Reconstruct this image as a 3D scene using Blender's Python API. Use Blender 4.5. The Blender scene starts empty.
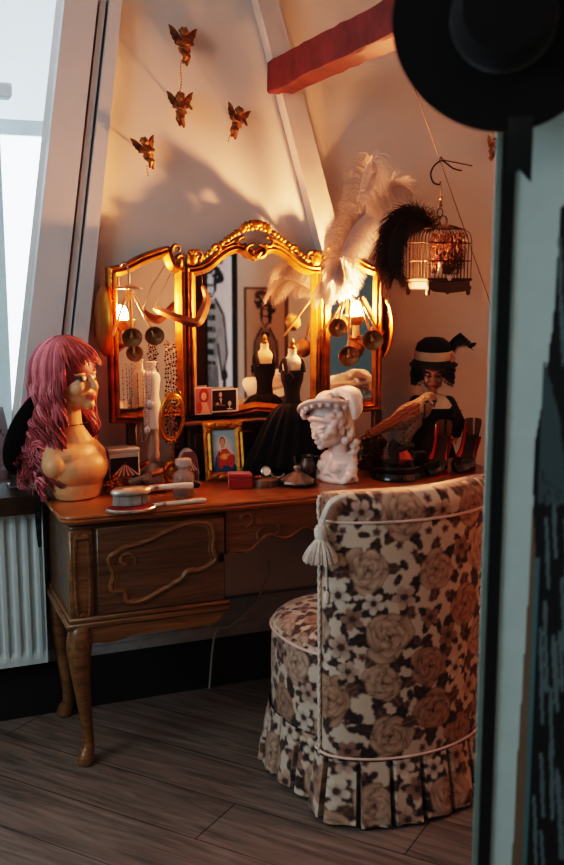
import bpy, bmesh, math, random
import numpy as np
from mathutils import Vector, Matrix, Euler
random.seed(7); rng = np.random.default_rng(7)
PI = math.pi
SC = bpy.context.scene
COL = SC.collection

# ------------------------------------------------------------------ camera
F_PX = 1000.0; CX, CY = 282.0, 432.5
PITCH = math.radians(9.3); EYE = 1.40
cp, sp = math.cos(PITCH), math.sin(PITCH)

def ray(px, py):
    a = (px - CX) / F_PX; b = -(py - CY) / F_PX
    return np.array([a, b * sp + cp, b * cp - sp])
CAM = np.array([0, 0, EYE])
def at_depth(px, py, d):
    r = ray(px, py); return CAM + r * (d / r[1])
YAW = math.radians(22)
O = np.array([-.595, 2.61, 0.0])
UX = np.array([math.cos(YAW), math.sin(YAW), 0]); VX = np.array([-math.sin(YAW), math.cos(YAW), 0])
TOPZ = .74
def W(u, v, z): return O + u * UX + v * VX + np.array([0, 0, z])
def on_plane_v(px, py, v):
    r = ray(px, py); t = (v - np.dot(CAM - O, VX)) / np.dot(r, VX); return CAM + r * t
def uz(px, py, v):
    P = on_plane_v(px, py, v); return float(np.dot(P - O, UX)), float(P[2])
def D(px, py, z=TOPZ):
    r = ray(px, py); t = (z - EYE) / r[2]; return CAM + r * t
def pix(P):
    q = np.array(P) - CAM; Z = q[1] * cp - q[2] * sp; return CX + F_PX * q[0] / Z, CY - F_PX * (q[1] * sp + q[2] * cp) / Z
def DV(px, v, z=TOPZ):
    lo, hi = -1.0, 3.0
    for _ in range(50):
        m = (lo + hi) / 2
        if pix(W(m, v, z))[0] < px: lo = m
        else: hi = m
    P = W(lo, v, z); return P, pix(P)[1]
def uvz(P): return float(np.dot(P - O, UX)), float(np.dot(P - O, VX)), float(P[2])
def mpp(P):
    P = np.array(P) - CAM; return float(P[1] * cp - P[2] * sp) / F_PX

cam = bpy.data.cameras.new('camera'); co = bpy.data.objects.new('camera', cam); COL.objects.link(co)
cam.sensor_fit = 'VERTICAL'; cam.sensor_height = 36; cam.sensor_width = 24; cam.lens = 36 * F_PX / 865
co.location = CAM; co.rotation_euler = (PI / 2 - PITCH, 0, 0)
cam.clip_start = .05; cam.dof.use_dof = True; cam.dof.focus_distance = 2.98; cam.dof.aperture_fstop = 2.8
SC.camera = co

# ------------------------------------------------------------------ materials
def srgb(c):
    c = np.asarray(c, float); return np.where(c <= .04045, c / 12.92, ((c + .055) / 1.055) ** 2.4)
def hexc(h): return srgb([int(h[i:i + 2], 16) / 255 for i in (0, 2, 4)])
def mat(name, color='808080', rough=.5, metal=0, var=.15, vscale=20, bump=0, bscale=60, vcol=False, trans=0, ior=1.45,
        emit=None, estr=0, sheen=0, stretch=(1, 1, 1), sub=0, coat=0, alpha=1, spec=.5):
    m = bpy.data.materials.new(name); m.use_nodes = True
    nt = m.node_tree; N = nt.nodes; L = nt.links; b = N['Principled BSDF']
    c = hexc(color) if isinstance(color, str) else np.array(color)
    tc = N.new('ShaderNodeTexCoord'); mp = N.new('ShaderNodeMapping'); mp.inputs['Scale'].default_value = stretch
    L.new(tc.outputs['Object'], mp.inputs['Vector'])
    nz = N.new('ShaderNodeTexNoise'); nz.inputs['Scale'].default_value = vscale; nz.inputs['Detail'].default_value = 5
    L.new(mp.outputs['Vector'], nz.inputs['Vector'])
    hs = N.new('ShaderNodeHueSaturation')
    if vcol:
        ca = N.new('ShaderNodeVertexColor'); ca.layer_name = 'Col'; L.new(ca.outputs['Color'], hs.inputs['Color'])
    else:
        hs.inputs['Color'].default_value = (*c, 1)
    mr = N.new('ShaderNodeMapRange'); mr.inputs['From Min'].default_value = .3; mr.inputs['From Max'].default_value = .7
    mr.inputs['To Min'].default_value = 1 - var; mr.inputs['To Max'].default_value = 1 + var
    L.new(nz.outputs['Fac'], mr.inputs['Value']); L.new(mr.outputs['Result'], hs.inputs['Value'])
    L.new(hs.outputs['Color'], b.inputs['Base Color'])
    b.inputs['Roughness'].default_value = rough; b.inputs['Metallic'].default_value = metal
    b.inputs['IOR'].default_value = ior; b.inputs['Transmission Weight'].default_value = trans
    b.inputs['Sheen Weight'].default_value = sheen; b.inputs['Subsurface Weight'].default_value = sub
    b.inputs['Coat Weight'].default_value = coat; b.inputs['Alpha'].default_value = alpha
    b.inputs['Specular IOR Level'].default_value = spec
    if sub: b.inputs['Subsurface Radius'].default_value = (.02, .01, .006)
    if emit is not None:
        e = hexc(emit) if isinstance(emit, str) else emit
        b.inputs['Emission Color'].default_value = (*e, 1); b.inputs['Emission Strength'].default_value = estr
    if bump:
        n2 = N.new('ShaderNodeTexNoise'); n2.inputs['Scale'].default_value = bscale; n2.inputs['Detail'].default_value = 6
        L.new(mp.outputs['Vector'], n2.inputs['Vector'])
        bp = N.new('ShaderNodeBump'); bp.inputs['Strength'].default_value = bump; bp.inputs['Distance'].default_value = .004
        L.new(n2.outputs['Fac'], bp.inputs['Height']); L.new(bp.outputs['Normal'], b.inputs['Normal'])
    return m

# ------------------------------------------------------------------ mesh builder
def rotm(rx=0, ry=0, rz=0): return np.array(Euler((rx, ry, rz)).to_matrix())
def frame_to(d):
    return np.array(Vector(d).to_track_quat('Z', 'Y').to_matrix())

class MB:
    def __init__(s, scale=1.0): s.v = []; s.f = []; s.c = []; s.n = 0; s.s = scale; s.has = False
    def add(s, verts, faces, col=None):
        verts = np.asarray(verts, float).reshape(-1, 3); k = len(verts)
        s.v.append(verts * s.s); s.f += [tuple(int(i) + s.n for i in f) for f in faces]
        if col is None: cc = np.tile([.5, .5, .5], (k, 1))
        else:
            s.has = True; cc = np.asarray(col, float)
            if cc.ndim == 1: cc = np.tile(cc, (k, 1))
        s.c.append(cc); s.n += k; return s
    def box(s, c, size, R=None, bev=0, col=None):
        h = np.asarray(size, float) / 2; b = min(bev, *(h * .98))
        if b <= 0:
            P = np.array([[x, y, z] for x in (-1, 1) for y in (-1, 1) for z in (-1, 1)]) * h
            Fc = [(0, 1, 3, 2), (4, 6, 7, 5), (0, 4, 5, 1), (2, 3, 7, 6), (0, 2, 6, 4), (1, 5, 7, 3)]
        else:
            P = []
            for x in (-1, 1):
                for y in (-1, 1):
                    for z in (-1, 1):
                        for ax in range(3):
                            q = np.array([x, y, z]) * (h - b); q[ax] = (x, y, z)[ax] * h[ax]; P.append(q)
            P = np.array(P); bm = bmesh.new()
            for p in P: bm.verts.new(p)
            bmesh.ops.convex_hull(bm, input=bm.verts[:]); bm.verts.ensure_lookup_table(); bm.verts.index_update()
            P = np.array([v.co[:] for v in bm.verts]); Fc = [tuple(v.index for v in f.verts) for f in bm.faces]; bm.free()
        if R is not None: P = P @ np.asarray(R).T
        return s.add(P + np.asarray(c, float), Fc, col)
    def tube(s, path, rad, n=8, col=None, closed=False, flat=1.0, up=None):
        path = np.asarray(path, float); m = len(path)
        rad = np.broadcast_to(np.asarray(rad, float), (m,))
        if closed: T = np.roll(path, -1, 0) - np.roll(path, 1, 0)
        else: T = np.gradient(path, axis=0)
        T /= np.linalg.norm(T, axis=1)[:, None] + 1e-12
        ref = np.array(up, float) if up is not None else np.array([0, 0, 1.0])
        if up is None and abs(T[0] @ ref) > .9: ref = np.array([1.0, 0, 0])
        A = []; a = np.cross(T[0], ref); a /= np.linalg.norm(a) + 1e-12
        for i in range(m):
            if up is not None:
                a = np.cross(T[i], ref); 
            else: a = a - T[i] * (a @ T[i])
            a = a / (np.linalg.norm(a) + 1e-12); A.append(a)
        A = np.array(A); B = np.cross(T, A)
        th = np.arange(n) * 2 * PI / n
        P = path[:, None, :] + rad[:, None, None] * (np.cos(th)[None, :, None] * A[:, None, :] + flat * np.sin(th)[None, :, None] * B[:, None, :])
        Fc = []
        for i in range(m if closed else m - 1):
            j = (i + 1) % m
            for k in range(n):
                l = (k + 1) % n; Fc.append((i * n + k, i * n + l, j * n + l, j * n + k))
        if not closed: Fc += [tuple(range(n))[::-1], tuple(range((m - 1) * n, m * n))]
        if col is not None and np.ndim(col) == 2: col = np.repeat(np.asarray(col), n, 0)
        return s.add(P, Fc, col)
    def lathe(s, prof, n=24, c=(0, 0, 0), R=None, sx=1, sy=1, col=None, mod=None):
        prof = np.asarray(prof, float); m = len(prof); th = np.arange(n) * 2 * PI / n
        rr = prof[:, 0][:, None] * np.ones(n)[None]
        if mod is not None: rr = rr * mod(th[None, :], prof[:, 1][:, None])
        P = np.stack([rr * np.cos(th) * sx, rr * np.sin(th) * sy, prof[:, 1][:, None] * np.ones(n)], -1).reshape(-1, 3)
        Fc = [(i * n + k, i * n + (k + 1) % n, (i + 1) * n + (k + 1) % n, (i + 1) * n + k) for i in range(m - 1) for k in range(n)]
        if prof[0, 0] > 1e-6: Fc.append(tuple(range(n))[::-1])
        if prof[-1, 0] > 1e-6: Fc.append(tuple(range((m - 1) * n, m * n)))
        if R is not None: P = P @ np.asarray(R).T
        if col is not None and np.ndim(col) == 2: col = np.repeat(np.asarray(col), n, 0)
        return s.add(P + np.asarray(c, float), Fc, col)
    def ell(s, c, r, R=None, n=14, col=None):
        m = max(6, n // 2 + 1); ph = np.linspace(0, PI, m); prof = np.stack([np.sin(ph), -np.cos(ph)], 1); prof[0, 0] = prof[-1, 0] = 1e-4
        th = np.arange(n) * 2 * PI / n; r = np.broadcast_to(np.asarray(r, float), (3,))
        P = np.stack([prof[:, 0][:, None] * np.cos(th), prof[:, 0][:, None] * np.sin(th), prof[:, 1][:, None] * np.ones(n)], -1).reshape(-1, 3) * r
        Fc = [(i * n + k, i * n + (k + 1) % n, (i + 1) * n + (k + 1) % n, (i + 1) * n + k) for i in range(m - 1) for k in range(n)]
        Fc += [tuple(range(n))[::-1], tuple(range((m - 1) * n, m * n))]
        if R is not None: P = P @ np.asarray(R).T
        return s.add(P + np.asarray(c, float), Fc, col)
    def cap(s, p0, p1, r0, r1, n=12, col=None):
        p0 = np.asarray(p0, float); p1 = np.asarray(p1, float); L = np.linalg.norm(p1 - p0); R = frame_to(p1 - p0)
        a = np.linspace(-PI / 2, 0, 5); b = np.linspace(0, PI / 2, 5)
        prof = [(max(1e-4, r0 * math.cos(t)), r0 * math.sin(t)) for t in a] + [(max(1e-4, r1 * math.cos(t)), L + r1 * math.sin(t)) for t in b]
        return s.lathe(prof, n, p0, R, col=col)
    def prism(s, out, y0, y1, M=None, col=None):
        """outline in (x,z), extruded along y"""
        out = np.asarray(out, float); k = len(out)
        P = np.concatenate([np.stack([out[:, 0], np.full(k, y0), out[:, 1]], 1), np.stack([out[:, 0], np.full(k, y1), out[:, 1]], 1)])
        Fc = [tuple(range(k)), tuple(range(k, 2 * k))[::-1]] + [(i, k + i, k + (i + 1) % k, (i + 1) % k) for i in range(k)]
        if M is not None: P = np.array([M(p) for p in P])
        return s.add(P, Fc, col)
    def grid(s, P, col=None, cu=False, cv=False):
        P = np.asarray(P, float); a, b = P.shape[:2]
        Fc = [(i * b + j, ((i + 1) % a) * b + j, ((i + 1) % a) * b + (j + 1) % b, i * b + (j + 1) % b)
              for i in range(a if cu else a - 1) for j in range(b if cv else b - 1)]
        if col is not None and np.ndim(col) == 3: col = np.asarray(col).reshape(-1, 3)
        return s.add(P.reshape(-1, 3), Fc, col)
    def sweep(s, path, prof, col=None, closed=True, M=None):
        """path [(x,z)] in the xz-plane; prof [(offset outwards, y)] closed loop"""
        path = np.asarray(path, float); m = len(path)
        if closed: d0 = path - np.roll(path, 1, 0); d1 = np.roll(path, -1, 0) - path
        else:
            d1 = np.vstack([path[1:] - path[:-1], path[-1:] - path[-2:-1]]); d0 = np.vstack([d1[:1], d1[:-1]])
        d0 /= np.linalg.norm(d0, axis=1)[:, None]; d1 /= np.linalg.norm(d1, axis=1)[:, None]
        n0 = np.stack([d0[:, 1], -d0[:, 0]], 1); n1 = np.stack([d1[:, 1], -d1[:, 0]], 1)
        nn = n0 + n1; nn /= np.linalg.norm(nn, axis=1)[:, None] + 1e-9
        k = 1 / np.clip((nn * n0).sum(1), .45, 1); nn *= k[:, None]
        prof = np.asarray(prof, float); q = len(prof)
        P = np.zeros((m, q, 3)); P[:, :, 0] = path[:, 0][:, None] + nn[:, 0][:, None] * prof[:, 0]; P[:, :, 2] = path[:, 1][:, None] + nn[:, 1][:, None] * prof[:, 0]; P[:, :, 1] = prof[:, 1]
        if M is not None: P = M(P)
        s.grid(P, col, cu=closed, cv=True)
        if not closed:
            b = s.n - m * q; s.f += [tuple(range(b, b + q)), tuple(range(b + (m - 1) * q, b + m * q))[::-1]]
        return s
    def mesh(s, name, smooth=True, ang=40, fix=True):
        me = bpy.data.meshes.new(name); V = np.concatenate(s.v); me.from_pydata(V.tolist(), [], s.f)
        if fix:
            bm = bmesh.new(); bm.from_mesh(me); bmesh.ops.recalc_face_normals(bm, faces=bm.faces[:]); bm.to_mesh(me); bm.free()
        if s.has: paint(me, np.concatenate(s.c))
        if smooth:
            me.shade_smooth()
            if ang: me.set_sharp_from_angle(angle=math.radians(ang))
        return me
    def build(s, name, m, parent=None, label=None, smooth=True, ang=40, loc=None, rot=None, fix=True):
        return link(name, s.mesh(name, smooth, ang, fix), m, parent, label, loc, rot)

def paint(me, cols):
    if 'Col' in me.color_attributes: me.color_attributes.remove(me.color_attributes['Col'])
    a = me.color_attributes.new('Col', 'FLOAT_COLOR', 'POINT')
    a.data.foreach_set('color', np.concatenate([cols, np.ones((len(cols), 1))], 1).astype(np.float32).ravel())
def coords(me):
    a = np.zeros(len(me.vertices) * 3, np.float32); me.vertices.foreach_get('co', a); return a.reshape(-1, 3).astype(float)
def setco(me, P): me.vertices.foreach_set('co', np.asarray(P, np.float32).ravel()); me.update()

def link(name, me, m, parent=None, label=None, loc=None, rot=None):
    o = bpy.data.objects.new(name, me); COL.objects.link(o)
    if m is not None:
        me.materials.clear(); me.materials.append(m)
    if parent is not None: o.parent = parent
    if label: o['label'] = label
    if loc is not None: o.location = loc
    if rot is not None: o.rotation_euler = rot
    return o
def tag(o, label, cat, group=None):
    o['label'] = label; o['category'] = cat
    if group: o['group'] = group
    return o
def thing(name, label, cat, loc=(0, 0, 0), rz=0, group=None, rx=0, ry=0):
    o = bpy.data.objects.new(name, None); COL.objects.link(o); o.location = loc; o.rotation_euler = (rx, ry, rz)
    o.empty_display_size = .05
    return tag(o, label, cat, group)
def struct(o): o['kind'] = 'structure'; return o

def blob(mb, voxel=.004, it=6, fac=.5):
    """fuse overlapping closed shapes into one continuous surface"""
    me = mb.mesh('tmp', False); ob = bpy.data.objects.new('tmp', me); COL.objects.link(ob)
    r = ob.modifiers.new('r', 'REMESH'); r.mode = 'VOXEL'; r.voxel_size = voxel; r.use_smooth_shade = True
    if it:
        k = ob.modifiers.new('s', 'SMOOTH'); k.factor = fac; k.iterations = it
    dg = bpy.context.evaluated_depsgraph_get(); dg.update()
    out = bpy.data.meshes.new_from_object(ob.evaluated_get(dg)); bpy.data.objects.remove(ob); bpy.data.meshes.remove(me)
    out.shade_smooth(); return out

def smooth_path(pts, n=8, closed=False):
    """Catmull-Rom through pts"""
    P = np.asarray(pts, float); m = len(P); out = []
    rngi = range(m) if closed else range(m - 1)
    for i in rngi:
        if closed: p0, p1, p2, p3 = P[(i - 1) % m], P[i], P[(i + 1) % m], P[(i + 2) % m]
        else: p0, p1, p2, p3 = P[max(i - 1, 0)], P[i], P[i + 1], P[min(i + 2, m - 1)]
        for t in np.arange(n) / n:
            out.append(.5 * (2 * p1 + (p2 - p0) * t + (2 * p0 - 5 * p1 + 4 * p2 - p3) * t * t + (3 * p1 - p0 - 3 * p2 + p3) * t ** 3))
    if not closed: out.append(P[-1])
    return np.array(out)

# ------------------------------------------------------------------ raster painting (sampled into vertex colours)
class Canvas:
    def __init__(s, w, h, bg):
        s.w, s.h = w, h; s.a = np.tile(srgb(bg), (h, w, 1)).astype(float)
        s.X, s.Y = np.meshgrid((np.arange(w) + .5) / w, 1 - (np.arange(h) + .5) / h); s.ar = h / w
    def put(s, m, c, al=1):
        m = m.astype(float)[..., None] * al; s.a = s.a * (1 - m) + srgb(c) * m
    def poly(s, pts, c, al=1):
        pts = np.asarray(pts, float); m = np.zeros((s.h, s.w), bool); j = len(pts) - 1
        for i in range(len(pts)):
            xi, yi = pts[i]; xj, yj = pts[j]
            cond = ((yi > s.Y) != (yj > s.Y))
            m ^= cond & (s.X < (xj - xi) * (s.Y - yi) / ((yj - yi) or 1e-9) + xi); j = i
        s.put(m, c, al)
    def ell(s, c, r, col, al=1, rot=0):
        dx = s.X - c[0]; dy = (s.Y - c[1]) * s.ar; cr, sr = math.cos(rot), math.sin(rot)
        s.put(((dx * cr + dy * sr) / r[0]) ** 2 + ((-dx * sr + dy * cr) / r[1]) ** 2 < 1, col, al)
    def line(s, pts, w, col, al=1):
        m = np.zeros((s.h, s.w), bool)
        for (x0, y0), (x1, y1) in zip(pts[:-1], pts[1:]):
            ax, ay = x1 - x0, (y1 - y0) * s.ar; L = ax * ax + ay * ay + 1e-12
            t = np.clip(((s.X - x0) * ax + (s.Y - y0) * s.ar * ay) / L, 0, 1)
            m |= ((s.X - x0 - t * ax) ** 2 + ((s.Y - y0) * s.ar - t * ay) ** 2) < w * w
        s.put(m, col, al)
    def sample(s, u, v, wrap=False):
        if wrap: u = u % 1; v = v % 1
        i = np.clip(((1 - v) * s.h).astype(int), 0, s.h - 1); j = np.clip((u * s.w).astype(int), 0, s.w - 1); return s.a[i, j]
def print_plane(mb, cv, w, h, x0=0, z0=0, y=0, M=None, nu=None, nv=None):
    """upright flat print of size w x h facing -y, sampled from canvas"""
    nu = nu or cv.w; nv = nv or cv.h
    u, v = np.meshgrid(np.linspace(0, 1, nu), np.linspace(0, 1, nv))
    P = np.stack([x0 + u * w, np.full_like(u, y), z0 + v * h], -1)
    if M is not None: P = M(P)
    return mb.grid(P, cv.sample(u, v))
# ================================================================== SETTING
M_wall = mat('plaster', 'c6c0ba', .85, var=.04, vscale=3, bump=.08, bscale=40)
M_trim = mat('painted_wood', 'c6c6c6', .45, var=.04, vscale=5)
M_white = mat('white_paint', 'dfe3e6', .5, var=.03)
M_rad = mat('radiator_enamel', 'bcc7c6', .4, var=.04)
M_darkwood = mat('dark_wood', '3a2418', .4, var=.35, vscale=9, stretch=(1, 8, 8))
def wood(name, c1, c2, rough=.35, scale=(1.5, 18, 18), coat=.2):
    m = mat(name, c1, rough, coat=coat); nt = m.node_tree; N = nt.nodes; L = nt.links; b = N['Principled BSDF']
    tc = N.new('ShaderNodeTexCoord'); mp = N.new('ShaderNodeMapping'); mp.inputs['Scale'].default_value = scale
    L.new(tc.outputs['Object'], mp.inputs['Vector'])
    n = N.new('ShaderNodeTexNoise'); n.inputs['Scale'].default_value = 2.2; n.inputs['Detail'].default_value = 7; n.inputs['Distortion'].default_value = 1.6
    L.new(mp.outputs['Vector'], n.inputs['Vector'])
    r = N.new('ShaderNodeValToRGB'); r.color_ramp.elements[0].position = .35; r.color_ramp.elements[1].position = .68
    r.color_ramp.elements[0].color = (*hexc(c2), 1); r.color_ramp.elements[1].color = (*hexc(c1), 1)
    L.new(n.outputs['Fac'], r.inputs['Fac']); L.new(r.outputs['Color'], b.inputs['Base Color'])
    return m
M_walnut = wood('walnut_wood', '87603e', '5f4226')
M_walnut_dark = wood('dark_walnut', '6e5138', '4e3726')  # darker walnut for cabinet bodies, doors and drawer front
M_top = wood('polished_top', 'a36433', '784722', .28, coat=.35)

# floor: wide grey-brown planks running diagonally
M_floor = mat('floor_planks', '6a5f58', .5); nt = M_floor.node_tree; N = nt.nodes; L = nt.links; b = N['Principled BSDF']
tc = N.new('ShaderNodeTexCoord'); mp = N.new('ShaderNodeMapping'); mp.inputs['Rotation'].default_value = (0, 0, math.radians(-151))
L.new(tc.outputs['Object'], mp.inputs['Vector'])
br = N.new('ShaderNodeTexBrick'); br.inputs['Scale'].default_value = 1; br.inputs['Brick Width'].default_value = 1.3; br.inputs['Row Height'].default_value = .19
br.inputs['Mortar Size'].default_value = .002; br.inputs['Mortar Smooth'].default_value = .2; br.offset = .37
br.inputs['Color1'].default_value = (*hexc('877c73'), 1); br.inputs['Color2'].default_value = (*hexc('786d65'), 1); br.inputs['Mortar'].default_value = (*hexc('3c332e'), 1)
L.new(mp.outputs['Vector'], br.inputs['Vector'])
mp2 = N.new('ShaderNodeMapping'); mp2.inputs['Scale'].default_value = (1.2, 14, 1); L.new(mp.outputs['Vector'], mp2.inputs['Vector'])
gn = N.new('ShaderNodeTexNoise'); gn.inputs['Scale'].default_value = 3; gn.inputs['Detail'].default_value = 8; gn.inputs['Distortion'].default_value = 1.2; L.new(mp2.outputs['Vector'], gn.inputs['Vector'])
rp = N.new('ShaderNodeValToRGB'); rp.color_ramp.elements[0].position = .3; rp.color_ramp.elements[1].position = .7
rp.color_ramp.elements[0].color = (.5, .48, .47, 1); rp.color_ramp.elements[1].color = (1.15, 1.12, 1.1, 1); L.new(gn.outputs['Fac'], rp.inputs['Fac'])
mx = N.new('ShaderNodeMix'); mx.data_type = 'RGBA'; mx.blend_type = 'MULTIPLY'; mx.inputs['Factor'].default_value = 1
L.new(br.outputs['Color'], mx.inputs['A']); L.new(rp.outputs['Color'], mx.inputs['B']); L.new(mx.outputs['Result'], b.inputs['Base Color'])
m_ = MB(); m_.grid(np.array([[[-3, -2, 0], [-3, 5, 0]], [[2.6, -2, 0], [2.6, 5, 0]]])); struct(m_.build('floor', M_floor, smooth=False))

WV = .455                                            # wall plane
def Mw(P): P = np.asarray(P, float); return O + P[..., 0:1] * UX + P[..., 1:2] * VX + P[..., 2:3] * np.array([0, 0, 1.0])
def Mw1(p): return O + p[0] * UX + p[1] * VX + np.array([0, 0, p[2]])
sA = uz(62, 0, WV); sB = uz(19, 400, WV)
sl = (sA[0] - sB[0]) / (sA[1] - sB[1])
def edge_u(z, off=0): return sB[0] + sl * (z - sB[1]) + off
CEIL = 2.75; UL = -1.7; SILL = .735
m_ = MB(); m_.prism([(2.7, 0), (2.7, CEIL), (edge_u(CEIL), CEIL), (edge_u(SILL), SILL), (edge_u(SILL), 0)], WV, WV + .12, Mw1)
struct(m_.build('wall_back', M_wall, smooth=False))
m_ = MB(); m_.prism([(edge_u(SILL), 0), (edge_u(SILL), SILL - .03), (UL, SILL - .03), (UL, 0)], WV, WV + .12, Mw1); struct(m_.build('wall_left', M_wall, smooth=False))
# dormer: soffit sloping down to the window head, window behind
WINV = .92
head = uz(25, 120, WINV)[1]
m_ = MB()
z0 = 2.45
P = np.array([[Mw1((UL, WV - .02, z0)), Mw1((edge_u(z0), WV - .02, z0))], [Mw1((UL, WINV + .05, head)), Mw1((edge_u(head) + .26, WINV + .05, head))]])
m_.grid(P)
P = np.array([[Mw1((edge_u(z0) + .004, WV, z0)), Mw1((edge_u(SILL) + .004, WV, SILL))], [Mw1((edge_u(z0) + .26, WINV + .06, z0)), Mw1((edge_u(SILL) + .26, WINV + .06, SILL))]])
m_.grid(P)
M_skyblind = mat('skylight_blind', 'dfe6ea', .8, var=.03); nt = M_skyblind.node_tree; tl = nt.nodes.new('ShaderNodeBsdfTranslucent'); tl.inputs['Color'].default_value = (.8, .84, .87, 1); ms = nt.nodes.new('ShaderNodeMixShader'); ms.inputs[0].default_value = .62
nt.links.new(nt.nodes['Principled BSDF'].outputs[0], ms.inputs[1]); nt.links.new(tl.outputs[0], ms.inputs[2]); nt.links.new(ms.outputs[0], [n for n in nt.nodes if n.type == 'OUTPUT_MATERIAL'][0].inputs['Surface'])
struct(m_.build('ceiling_dormer', M_skyblind, smooth=False))
m_ = MB(); P = np.array([[[-2.6, -1.8, CEIL], [-2.6, 4.6, CEIL]], [[2.4, -1.8, CEIL], [2.4, 4.6, CEIL]]]); m_.grid(P); struct(m_.build('ceiling', M_wall, smooth=False))
m_ = MB(); m_.prism([(UL, z0), (UL, CEIL), (edge_u(CEIL), CEIL), (edge_u(z0), z0)], WV - .02, WV + .02, Mw1); struct(m_.build('wall_over_window', M_wall, smooth=False))
# right wall (seen in the mirrors)
RX = 1.5
m_ = MB(); m_.box((RX + .05, 1.2, CEIL / 2), (.1, 6, CEIL)); struct(m_.build('wall_right', mat('plaster_warm', 'c9b8a8', .85, var=.05, vscale=4), smooth=False))
# window: white frame, glass
m_ = MB(); fw = .05
wr = edge_u(head) + .24; wl = UL
for a in ((wl, wr, SILL, SILL + .05), (wl, wr, head - .05, head)):
    m_.prism([(a[0], a[2]), (a[1], a[2]), (a[1], a[3]), (a[0], a[3])], WINV, WINV + .05, Mw1)
m_.prism([(edge_u(SILL) + .20, SILL), (edge_u(SILL)+.25, SILL), (edge_u(head)+.25, head), (edge_u(head) + .20, head)], WINV, WINV + .05, Mw1)
m_.prism([(-.98, SILL), (-.93, SILL), (-.93, head), (-.98, head)], WINV, WINV + .05, Mw1)
win = struct(m_.build('window_1', M_white, smooth=False))
M_pane = bpy.data.materials.new('window_glass'); M_pane.use_nodes = True; nt = M_pane.node_tree; nt.nodes.clear()
o_ = nt.nodes.new('ShaderNodeOutputMaterial'); a_ = nt.nodes.new('ShaderNodeBsdfTransparent'); g_ = nt.nodes.new('ShaderNodeBsdfGlossy'); x_ = nt.nodes.new('ShaderNodeMixShader'); f_ = nt.nodes.new('ShaderNodeFresnel')
g_.inputs['Roughness'].default_value = .03; nt.links.new(f_.outputs[0], x_.inputs[0]); nt.links.new(a_.outputs[0], x_.inputs[1]); nt.links.new(g_.outputs[0], x_.inputs[2]); nt.links.new(x_.outputs[0], o_.inputs[0])
m_ = MB(); m_.grid(np.array([[Mw1((UL, WINV + .02, SILL)), Mw1((UL, WINV + .02, head))], [Mw1((edge_u(SILL)+.22, WINV + .02, SILL)), Mw1((edge_u(head)+.22, WINV + .02, head))]])); m_.build('window_pane', M_pane, win, smooth=False)
# roller blind hanging in the dormer
bu, bz = uz(8, 98, .80)
bl = thing('roller_blind', 'pale roller blind with a white cassette at the left edge of the window', 'blind', Mw1((bu - .3, .80, 0)), YAW)
m_ = MB(); m_.tube([(-.35, 0, bz - .03), (.27, 0, bz - .03)], .028, 14); m_.build('blind_roll', mat('blind_fabric_roll', 'b9c9cb', .8), bl)
m_ = MB(); m_.box((-.02, .0, bz + .02), (.66, .075, .045), bev=.006); m_.build('cassette', M_white, bl)
m_ = MB(); m_.box((-.04, .0, (bz + SILL + .06) / 2), (.62, .004, bz - SILL - .08)); m_.build('blind_fabric', mat('blind_fabric', 'c3d2d2', .9, var=.03), bl)
m_ = MB(); m_.box((-.04, 0, SILL + .045), (.62, .014, .025), bev=.003); m_.build('bottom_bar', M_white, bl)

# slanted boards beside the window (three planks with shadow grooves)
def slant_plank(name, a_top, a_bot, b_top, b_bot, y0, y1, m):
    pts = []
    for (px, py) in (a_top, b_top, b_bot, a_bot): pts.append(uz(px, py, WV))
    mm = MB(); mm.prism(pts, y0, y1, Mw1); return struct(mm.build(name, m, smooth=False))
slant_plank('trim_1', (62, 0), (16, 430), (95, 0), (48, 430), WV - .05, WV - .001, M_trim)
slant_plank('trim_2', (98, 0), (51, 430), (104, 0), (58, 430), WV - .035, WV - .001, M_trim)
slant_plank('trim_3', (107, 0), (60.5, 430), (119, 0), (76, 430), WV - .05, WV - .001, M_trim)
# pale diagonal strut on the wall
st = [uz(x, y, WV) for x, y in ((243, -30), (263, -30), (352, 310), (331, 310))]
m_ = MB(); m_.prism(st, WV - .055, WV - .001, Mw1); struct(m_.build('trim_4', mat('strut_paint', 'c9bfb6', .6, var=.08, vscale=10), smooth=False))
# skirting and conduit under the desk
uL = edge_u(0) - .6
m_ = MB(); m_.prism([(uL, .165), (2.6, .165), (2.6, .285), (uL, .285)], WV - .018, WV - .001, Mw1); m_.prism([(uL, .285), (2.6, .285), (2.6, .30), (uL, .30)], WV - .030, WV - .001, Mw1); m_.prism([(uL, .20), (2.6, .20), (2.6, .21), (uL, .21)], WV - .024, WV - .001, Mw1)
struct(m_.build('baseboard_back', mat('skirting_grey', '9a9b9a', .5), smooth=False))
m_ = MB(); m_.prism([(uL, 0), (2.6, 0), (2.6, .163), (uL, .163)], WV - .035, WV - .001, Mw1); struct(m_.build('trim_6', mat('dark_plinth', '191818', .7), smooth=False))
m_ = MB(); m_.box((-.5, -1.75, CEIL / 2), (4.2, .1, CEIL)); struct(m_.build('wall_front', mat('dark_wall', '3b423f', .85, var=.15, vscale=2), smooth=False))  # wall behind the camera, painted dark grey-green

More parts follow.
